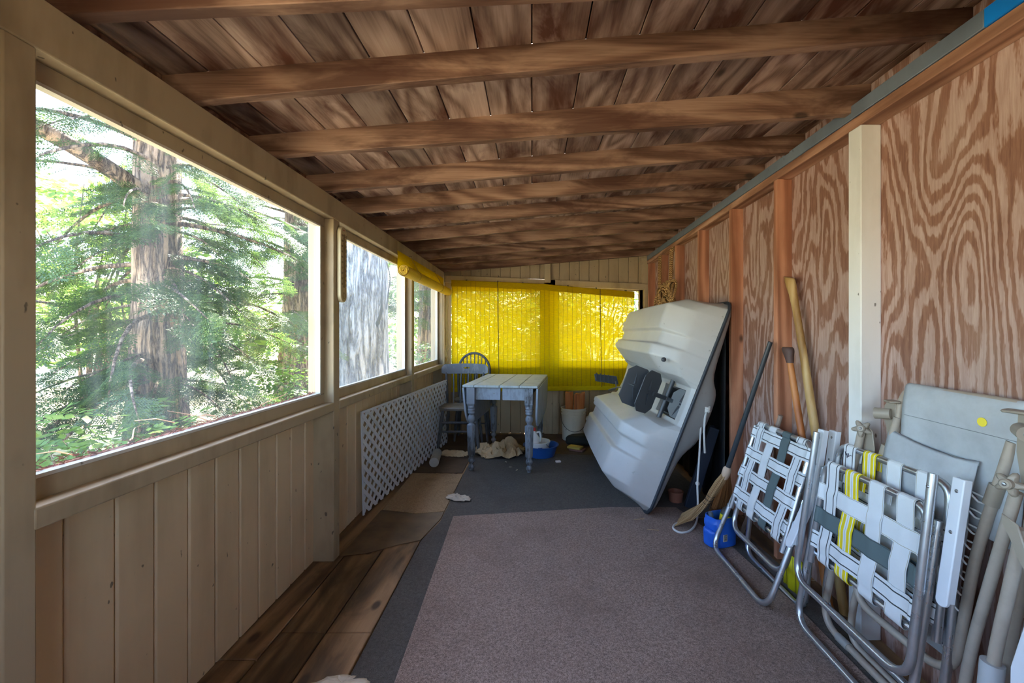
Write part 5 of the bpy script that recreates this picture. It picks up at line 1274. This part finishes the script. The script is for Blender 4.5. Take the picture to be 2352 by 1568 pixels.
def webbed_chair(label, O, A, Hd, W, zb, zt, loops, cols, rows, arms, tube=TR, group='folded webbed lawn chairs', ww=.063, extra=None):
    """O far floor corner, A along the width towards the camera, Hd up the slope; loops: (low, high, n, a0, a1, name, tops)"""
    A, Hd = V(A).normalized(), V(Hd).normalized(); N = Hd.cross(A).normalized()
    if N.x > 0: N = -N
    O = V(O); Q = lambda a, h, n=0.0: O + A * a + Hd * h + N * n
    t = thing('lawn_chair', (O.x, O.y - W / 2, .013), label, 'lawn chair', group)
    # back frame: inverted U
    m0 = .045; mb = MB()
    mb.tube(rounded([Q(m0 - .01, zb - .02), Q(m0, zt), Q(W - m0, zt), Q(W - m0 + .01, zb - .02)], .055, 8), tube, 12); mb.build('back_frame', ALU, t)
    mb = MB(); mb.tube([Q(m0, zb + .02, -.012), Q(W - m0, zb + .02, -.012)], tube * .8, 10); mb.build('cross_bar', ALU, t)
    for lo, hi, n, a0, a1, nm, n2 in loops:
        mb = MB(); mb.tube(rounded([Q(a0 + .012, hi, n2), Q(a0, lo, n), Q(a1, lo, n), Q(a1 - .012, hi, n2)], .085, 10), tube, 12); lp = mb.build(nm, ALU, t)
        for a in (a0 + .012, a1 - .012):
            mb = MB(); p = Q(a, hi - .04, n2 - (n2 - n) * .04 / max(.01, hi - lo)) + N * (tube * .92); mb.lathe([(0, .003), (.004, .002), (.006, 0)], p, 10, N); mb.build('rivet', RIVET, lp)
    # straps along the height, wrapped over the top bar
    nr = len(rows); hs = [r[0] for r in rows]
    for i, (a, m) in enumerate(cols):
        pts = [Q(a, zt - .05, -tube - .001), Q(a, zt, -tube - .0015)] + [Q(a, zt + (tube + .0015) * math.sin(q), -(tube + .0015) * math.cos(q)) for q in [PI * k / 8 for k in range(1, 8)]]
        pts.append(Q(a, zt - .012, tube + .001))
        hh = sorted(hs, reverse=True); prev = zt - .012
        for j, h in enumerate(hh):
            sgn = 1 if (i + j) % 2 == 0 else -1
            pts.append(Q(a, h + .030, .006 + .0015 * sgn)); pts.append(Q(a, h, .006 + .0048 * sgn)); pts.append(Q(a, h - .030, .006 + .0015 * sgn))
        pts += [Q(a, zb + .04, .004), Q(a, zb + .015, .002), Q(a, zb + .002, -.010), Q(a, zb + .012, -.026), Q(a, zb + .06, -.026)]
        mb = MB(); mb.ribbon(smoothpath(pts, 4), A, ww, .0016); mb.build('webbing_strap', m, t, angle=60)
    for j, (h, m) in enumerate(sorted(rows, key=lambda r: -r[0])):
        sag = .0
        def side(a_c, sg): return [Q(a_c - sg * (tube + .0015) * math.cos(q), h, (tube + .0015) * math.sin(q)) for q in [PI * k / 8 for k in range(9)]]
        L = [Q(m0 + .05, h, -tube - .002), Q(m0 + .004, h, -tube - .0025)] + [Q(m0 - (tube + .0018) * math.cos(q), h, (tube + .0018) * math.sin(q)) for q in [-1.2 + (PI + 1.0 - .6) * k / 8 for k in range(9)]]
        Rr = [Q(W - m0 + (tube + .0018) * math.cos(q), h, (tube + .0018) * math.sin(q)) for q in [(PI - .8) - (PI + .4) * k / 8 for k in range(9)]] + [Q(W - m0 - .004, h, -tube - .0025), Q(W - m0 - .05, h, -tube - .002)]
        mid = []
        for i, (a, _) in enumerate(cols):
            sgn = -1 if (i + j) % 2 == 0 else 1
            mid += [Q(a - .030, h - .002, .006 + .0015 * sgn), Q(a, h - .003, .006 + .0048 * sgn), Q(a + .030, h - .002, .006 + .0015 * sgn)]
        mb = MB(); mb.ribbon(smoothpath(L + mid + Rr, 4), Hd, ww, .0016); mb.build('webbing_strap', m, t, angle=60)
    for pts, w, th in arms:
        q = [Q(*p) for p in pts]; mb = MB(); d = (q[-1] - q[0]).normalized(); sd = A
        # channel section: flat face with two small lips, rounded ends
        mid_n = N
        prof = []
        wv = d.cross(N).normalized()
        poly = []
        for k in range(9): a = PI / 2 + PI * k / 8; poly.append(q[0] + d * (w * .5 * math.cos(a) + w * .5) + wv * (w * .5 * math.sin(a)))
        poly += [q[-1] - wv * w * .5, q[-1] + wv * w * .5]
        mb.prism(poly, -N * th); arm = mb.build('armrest', WARM, t, bevel=.003, seg=2)
        for sg in (-1, 1):
            mb = MB(); mb.bar(q[0] + d * w * .5 + wv * sg * (w * .5 - .0015) - N * (th + .004), q[-1] + wv * sg * (w * .5 - .0015) - N * (th + .004), .003, .014, N); mb.build('armrest_lip', WARM, arm)
        for f in (.1, .42):
            mb = MB(); mb.lathe([(0, .002), (.004, .0015), (.0055, 0)], q[-1].lerp(q[0], f) + N * .0004, 10, N); mb.build('rivet', RIVET, arm)
    if extra: extra(t, Q, A, Hd, N)
    return t
zf = .0135 + .0128
# small chair nearest the broom
L1 = math.radians(17.0)
c1 = webbed_chair('smaller folded webbed lawn chair, white and slate straps, next to the broom', (1.045, 2.385, zf), (0.0, -1, 0), (math.sin(L1), 0, math.cos(L1)), .55, .27, .75,
    [(0.0, .40, .016, .0, .55, 'front_leg_frame', -.02), (.15, .50, -.035, .035, .515, 'seat_frame', -.03), (.03, .55, -.165, .02, .53, 'rear_leg_frame', -.06)],
    [(.105, WSTR), (.215, WPLAIN), (.33, WGREY), (.442, WSTR)], [(.70, WSTR), (.585, WSTR), (.47, WSTR), (.355, WSTR)],
    [([(.572, .30, .03), (.575, .64, -.01)], .044, .012), ([(-.02, .42, -.02), (-.018, .68, -.05)], .044, .012)])
# front large chair
def scribble(t, Q, A, Hd, N):
    mb = MB(); pts = [(.095, .738), (.101, .722), (.105, .733), (.109, .715), (.113, .735), (.116, .722), (.124, .731), (.131, .729)]
    mb.tube([Q(a, h, TR + .0035) for a, h in pts], .0011, 5); mb.build('ink_mark', M_plain('blue_black_ink', srgb(40, 44, 70), .6), t)
A2 = V((-.012, -1, 0)); L2 = math.radians(8.3)
c2 = webbed_chair('front folded webbed lawn chair with yellow strap and wide slate cross strap', (1.128, 1.785, zf + .004), A2, (math.sin(L2), 0, math.cos(L2)), .545, .285, .685,
    [(.175, .80, .03, .0, .545, 'front_leg_frame', .035), (.0, .66, .005, .01, .535, 'rear_leg_frame', -.01), (.30, .60, -.03, .05, .49, 'seat_frame', -.03)],
    [(.105, WSTR), (.205, WYEL), (.32, WPLAIN), (.435, WPLAIN)], [(.57, WPLAIN), (.47, WGREY), (.37, WSTR)],
    [([(.572, .43, .0), (.572, .805, .0)], .036, .012), ([(-.018, .45, .0), (-.018, .81, .0)], .036, .012)], ww=.066)
# third chair just behind it
A3 = V((-.012, -1, 0)); L3 = math.radians(7)
c3 = webbed_chair('folded webbed lawn chair right behind the front one, yellow strap near its left end', (1.205, 1.80, zf + .004), A3, (math.sin(L3), 0, math.cos(L3)), .56, .30, .755,
    [(.06, .60, -.028, .02, .54, 'rear_leg_frame', -.03)],
    [(.115, WSTR), (.215, WYEL), (.325, WPLAIN), (.44, WPLAIN)], [(.60, WSTR), (.48, WPLAIN), (.36, WSTR)],
    [([(-.012, .50, .0), (-.012, .80, .0)], .042, .012)], ww=.060, extra=scribble)
# yellow folded slat sheet standing between the chairs
t = thing('blind_sheet', (1.25, 2.0, .0135), 'bright yellow folded slat sheet standing on the floor between the lawn chairs', 'blind')
mb = MB(); rows = []
for k in range(7):
    f = k / 6; rows.append([V((1.25 + .006 * math.sin(k * 2), 2.07 - .14 * f, .0145)), V((1.26, 2.075 - .13 * f, .16 + .02 * f))])
mb.loft(rows, closed=False); o = mb.build('sheet', M_plain('acid_yellow_vinyl', srgb(222, 214, 30), .45), t, recalc=False); s = o.modifiers.new('thick', 'SOLIDIFY'); s.thickness = .006
for k in range(1, 6):
    f = k / 6; mb = MB(); mb.tube([V((1.25 - .006, 2.07 - .14 * f, .016)), V((1.26 - .006, 2.075 - .13 * f, .16 + .02 * f))], .0012, 4); mb.build('fold_line', M_plain('dark_thread', srgb(90, 84, 20), .8) if k == 1 else bpy.data.materials['dark_thread'], t)

# ================================================================ BEIGE FOLDING LOUNGES
TAN = M_metal('tan_enamel_tube', srgb(172, 160, 146), .36, .05)
GREYFAB = None
def M_fabric(name, c1, c2):
    t = NT(name); a = t.n('TexWave', {'wave_type': 'BANDS', 'bands_direction': 'Z'}, Vector=t.co(), Scale=260.0); b = t.n('TexWave', {'wave_type': 'BANDS', 'bands_direction': 'Y'}, Vector=t.co(), Scale=260.0)
    n = t.noise(t.co(), 5.0, 5, .65); col = t.mix(t.ramp(n, [(.35, 0), (.7, 1)]), c1, c2); h = t.math('ADD', a, b)
    t.principled(Base_Color=col, Roughness=.85, Normal=t.bump(h, .25, .001)); return t.m
GREYFAB = M_fabric('grey_vinyl_mesh', srgb(188, 194, 198), srgb(160, 164, 168))
WHITELACE = M_plain('white_lacing', srgb(226, 228, 230), .6)
def X1(z): return 1.243 + .098 * z          # slope of the folded lounge
lt = thing('folding_lounge', (1.26, 1.43, .0135), 'folded tan framed lounge with grey fabric back leaning on the plywood wall', 'lounge chair')
# upright back section
bx_ = lambda z: 1.262 + .085 * z
mb = MB(); mb.tube(rounded([V((bx_(.30), 1.60, .30)), V((bx_(.8), 1.545, .80)), V((bx_(1.055), 1.515, 1.055)), V((bx_(1.05), 1.105, 1.05)), V((bx_(.5), 1.10, .5))], .075, 8), .0135, 12); bf = mb.build('back_frame', TAN, lt)
rows = []
for k in range(25):
    f = k / 24; y = 1.497 - .372 * f
    slack = .010 * math.sin(PI * f)
    prof_ = [(-.0165, 1.00), (-.018, 1.045)] + [(-.0165 * math.cos(q), 1.053 + .0165 * math.sin(q)) for q in [PI * j / 6 for j in range(7)]] + [(.017, 1.02), (.016 - slack * .3, .98), (.008 - slack, .90), (.006 - slack, .80), (.006 - slack, .66)]
    rows.append([V((bx_(z) - d - (0), y + .004 * math.sin(f * 9) * (z < .9) + (.028 * (1.05 - z) / .4) * (1 if f < .5 else .1) * (1 - 2 * min(f, .5)), z - .008 * f)) for d, z in prof_])
mb = MB(); mb.loft(rows, closed=False); fab = mb.build('back_fabric', GREYFAB, lt, recalc=False, angle=60); s = fab.modifiers.new('thick', 'SOLIDIFY'); s.thickness = .002
mb = MB(); p = V((bx_(.98) - .0155, 1.235, .985)); mb.lathe([(0, .0012), (.0135, .001), (.0135, 0)], p, 20, (-1, 0, 0)); mb.build('price_sticker', M_plain('yellow_sticker', srgb(244, 224, 70), .5), fab)
mb = MB(); mb.tube([V((bx_(.955) - .0135, 1.495 - .37 * k / 20, .957 - .008 * k / 20)) for k in range(21)], .0009, 4); mb.build('seam', M_plain('seam_thread', srgb(140, 146, 150), .8), fab)
# folded foot section: U frame, laced fabric
mb = MB(); mb.tube(rounded([V((X1(.94), 1.525, .94)), V((X1(.62), 1.60, .60)), V((X1(.21), 1.645, .205)), V((X1(.21), 1.255, .205)), V((X1(.62), 1.228, .60)), V((X1(.94), 1.161, .945))], .10, 9), .0135, 12); mb.build('foot_frame', TAN, lt)
rows = []
for k in range(21):
    f = k / 20; rows.append([V((X1(z) - .004 - .028 * math.sin(PI * min(1, max(0, (z - .66) / .25))) * math.sin(PI * (.15 + .7 * f)), (1.545 - .262 * f) + .05 * (.9 - z) * (1 - f) * .8 + .055 * max(0, .85 - z) * f - .045 * f, z - .03 * f * (z > .7) - (.012 * math.sin(PI * f) if z > .8 else 0))) for z in (.26, .32, .4, .5, .6, .66, .72, .78, .82, .86, .885, .895, .885)])
mb = MB(); mb.loft(rows, closed=False); ff = mb.build('foot_fabric', GREYFAB, lt, recalc=False, angle=180); s = ff.modifiers.new('thick', 'SOLIDIFY'); s.thickness = .003
for k in range(11):
    z = .29 + .048 * k; yt = 1.252 - .045 * max(0, (z - .25) / .6); yf = yt + .036; mb = MB()
    mb.tube(smoothpath([V((X1(z) - .009, yf, z)), V((X1(z) - .013, (yf + yt) / 2, z - .010)), V((X1(z) - .006, yt + .013, z - .018)), V((X1(z) + .012, yt + .006, z - .020)), V((X1(z) + .012, (yf + yt) / 2, z - .006)), V((X1(z) - .006, yf, z + .004))], 4), .0028, 6); mb.build('lacing', WHITELACE, lt)
    mb = MB(); mb.lathe([(.004, 0), (.007, 0), (.007, .002), (.004, .002)], V((X1(z) - .0075, yf, z)), 12, (-1, 0, 0)); mb.build('eyelet', RIVET, ff)
# leg frame standing on the floor
mb = MB(); mb.tube(rounded([V((1.305, 1.655, .86)), V((1.262, 1.735, .35)), V((1.232, 1.775, .0275)), V((1.222, 1.215, .0275)), V((1.262, 1.20, .35)), V((1.275, 1.10, .83))], .10, 9), .0135, 12); lf = mb.build('leg_frame', TAN, lt)
mb = MB(); mb.tube([V((1.2305, 1.68, .0275)), V((1.2300, 1.62, .0275))], .0165, 14); mb.build('tube_sleeve', M_plain('grey_plastic_sleeve', srgb(160, 156, 150), .5), lf)
# second leg, inner
mb = MB(); mb.tube(rounded([V((1.29, 1.60, .40)), V((1.275, 1.66, .17)), V((1.262, 1.66, .0285)), V((1.255, 1.30, .0285)), V((1.275, 1.27, .3))], .08, 8), .0125, 12); mb.build('inner_leg_frame', TAN, lt)
TANP = M_plain('tan_plastic', srgb(156, 146, 132), .45, var=.1)
def knob(c, ax, r, par, name='star_knob'):
    ax = V(ax).normalized(); q = V((0, 0, 1)).rotation_difference(ax); c = V(c); mb = MB(); ring = []
    for k in range(40):
        a = 2 * PI * k / 40; rr = r * (.78 + .24 * math.cos(5 * a)); ring.append((math.cos(a) * rr, math.sin(a) * rr))
    mb.loft([[c + q @ V((x * s_, y * s_, h)) for x, y in ring] for s_, h in ((.8, 0), (1, .004), (1, .014), (.75, .02))]); k_ = mb.build(name, TANP, par, angle=50)
    mb = MB(); mb.lathe([(r * .42, .0), (r * .42, .034), (r * .3, .038), (0, .038)], c, 16, ax); mb.build('knob_hub', TANP, k_)
    mb = MB(); mb.lathe([(0, .042), (.004, .041), (.006, .036)], c, 10, ax); mb.build('screw', RIVET, k_)
def hinge(c, sgn, par):
    """pivot barrel with bracket plates at the top of the legs"""
    c = V(c); mb = MB(); mb.tube([c + V((-.02, .022 * sgn, 0)), c + V((.006, -.018 * sgn, .004))], [.021, .019], 18); h = mb.build('pivot_barrel', TANP, par)
    mb = MB(); mb.lathe([(0, .003), (.007, .002), (.010, 0)], c + V((-.02, .022 * sgn, 0)) + V((-.001, 0, 0)), 12, (-.8, .6 * sgn, 0)); mb.build('screw', RIVET, h)
    mb = MB(); poly = [(-.024, -.02), (-.020, .03), (.0, .055), (.03, .05), (.034, -.06), (.02, -.16), (.0, -.16), (-.012, -.05)]
    mb.prism([c + V((.012, sgn * -a, b)) for a, b in poly], (.008, 0, 0)); mb.build('bracket', TANP, par, bevel=.003)
    mb = MB(); mb.bar(c + V((-.012, -.02 * sgn, .05)), c + V((.02, -.03 * sgn, .052)), .05, .008); mb.build('bracket_lip', TANP, par, bevel=.003)
hinge((1.318, 1.560, .945), 1, lt); hinge((1.305, 1.105, .985), -1, lt)
knob((1.308, 1.655, .868), (-.70, -.62, .2), .034, lt); knob((1.262, 1.098, .852), (-.9, -.3, .1), .032, lt)
mb = MB(); mb.prism([V((1.318, 1.64 - a, z)) for a, z in ((-.03, .70), (-.018, .86), (.0, .88), (.02, .865), (.03, .80), (.02, .70))], (.006, 0, 0)); mb.build('bracket', TANP, lt, bevel=.002)
mb = MB(); mb.tube([V((X1(.82), 1.1875, .815)), V((X1(.76), 1.2000, .755))], .0185, 14); mb.build('tube_sleeve', TANP, lt)
mb = MB(); mb.tube([V((X1(.82) - .0, 1.555, .83)), V((X1(.76) - .001, 1.570, .765))], .0185, 14); mb.build('tube_sleeve', TANP, lt)
# second lounge, nearer the camera and mostly cut by the picture edge
l2 = thing('folding_lounge', (1.2, .85, .0135), 'second folded tan lounge at the near end of the row, only its tubes showing', 'lounge chair')
def X2(z): return 1.165 + .075 * z
mb = MB(); mb.tube(rounded([V((X2(.76), 1.040, .76)), V((X2(.4), 1.083, .40)), V((X2(.10), 1.095, .10)), V((X2(.1), .62, .10)), V((X2(.76), .62, .76))], .09, 8), .0135, 12); mb.build('foot_frame', TAN, l2)
mb = MB(); mb.tube(rounded([V((X2(.88) + .05, 1.055, .88)), V((X2(.4) + .05, 1.10, .35)), V((X2(.03) + .05, 1.11, .0275)), V((X2(.03) + .05, .60, .0275)), V((X2(.88) + .05, .60, .88))], .09, 8), .0135, 12); mb.build('leg_frame', TAN, l2)
mb = MB(); mb.tube([V((X2(.39) - .0, 1.0838, .395)), V((X2(.31), 1.0868, .30))], .024, 16); mb.build('tube_sleeve', M_plain('pale_grey_clip', srgb(176, 180, 182), .45), l2)
mb = MB(); mb.prism([V((X2(.72) - .018, 1.05 + a, z)) for a, z in ((.016, .79), (-.02, .775), (-.045, .70), (-.04, .66), (-.022, .69), (.0, .74), (.014, .765))], (-.006, 0, 0)); br = mb.build('bracket', TANP, l2, bevel=.002)
mb = MB(); mb.lathe([(0, .003), (.005, .002), (.007, 0)], V((X2(.77) - .0245, 1.052, .773)), 12, (-1, 0, 0)); mb.build('screw', RIVET, br)
mb = MB(); rows = []
for k in range(9):
    f = k / 8; rows.append([V((X2(z) + .022, 1.04 - .38 * f, z)) for z in (.16, .3, .45, .6, .74)])
mb.loft(rows, closed=False); o = mb.build('foot_fabric', GREYFAB, l2, recalc=False); s = o.modifiers.new('thick', 'SOLIDIFY'); s.thickness = .003
for k in range(3):
    z = .17 + .05 * k; mb = MB(); mb.tube(smoothpath([V((X2(z) + .016, 1.035, z)), V((X2(z) - .008, 1.06, z + .02)), V((X2(z) - .014, 1.092 - .03 * max(0, z - .3), z + .03)), V((X2(z) + .012, 1.10 - .03 * max(0, z - .3), z + .036)), V((X2(z) + .02, 1.05, z + .05))], 4), .003, 6); mb.build('lacing', WHITELACE, l2)
mb = MB(); mb.prism([V((X2(.4) - .03, .985 + a, z)) for a, z in ((.0, .56), (.028, .44), (.03, .33), (.012, .305), (-.02, .32), (-.03, .42), (-.02, .56))], (-.008, 0, 0)); mb.build('armrest', WARM, l2, bevel=.003)
SKY, SUN, EXPO = 0.32, 9.0, 2.9
# ================================================================ LIGHT
sc = bpy.context.scene
w = bpy.data.worlds.new('sky'); sc.world = w; w.use_nodes = True
nt = w.node_tree; nt.nodes.clear()
out = nt.nodes.new('ShaderNodeOutputWorld'); bg = nt.nodes.new('ShaderNodeBackground')
sky = nt.nodes.new('ShaderNodeTexSky'); sky.sky_type = 'NISHITA'; sky.sun_disc = False
sky.sun_elevation = math.radians(48); sky.sun_rotation = math.radians(-6); sky.air_density = 1.0; sky.dust_density = 1.2; sky.ozone_density = 1.0
nt.links.new(sky.outputs[0], bg.inputs[0]); nt.links.new(bg.outputs[0], out.inputs[0]); bg.inputs[1].default_value = SKY
sl = bpy.data.lights.new('sun', 'SUN'); so = bpy.data.objects.new('sun', sl); C.objects.link(so)
sl.energy = SUN; sl.angle = math.radians(0.6); sl.color = (1.0, 0.94, 0.84)
d = V((0.08, -0.72, -0.75)).normalized()
so.rotation_euler = d.to_track_quat('-Z', 'Y').to_euler()
sc.view_settings.view_transform = 'Standard'; sc.view_settings.look = 'None'; sc.view_settings.gamma = 1.0
sc.view_settings.use_curve_mapping = False; sc.view_settings.exposure = EXPO
cy = sc.cycles
cy.use_denoising = True
try: cy.denoiser = 'OPENIMAGEDENOISE'; cy.denoising_input_passes = 'RGB_ALBEDO_NORMAL'
except Exception: pass
cy.max_bounces = 12; cy.diffuse_bounces = 6; cy.transparent_max_bounces = 32; cy.transmission_bounces = 8
cy.sample_clamp_indirect = 8.0; cy.caustics_reflective = False; cy.caustics_refractive = False
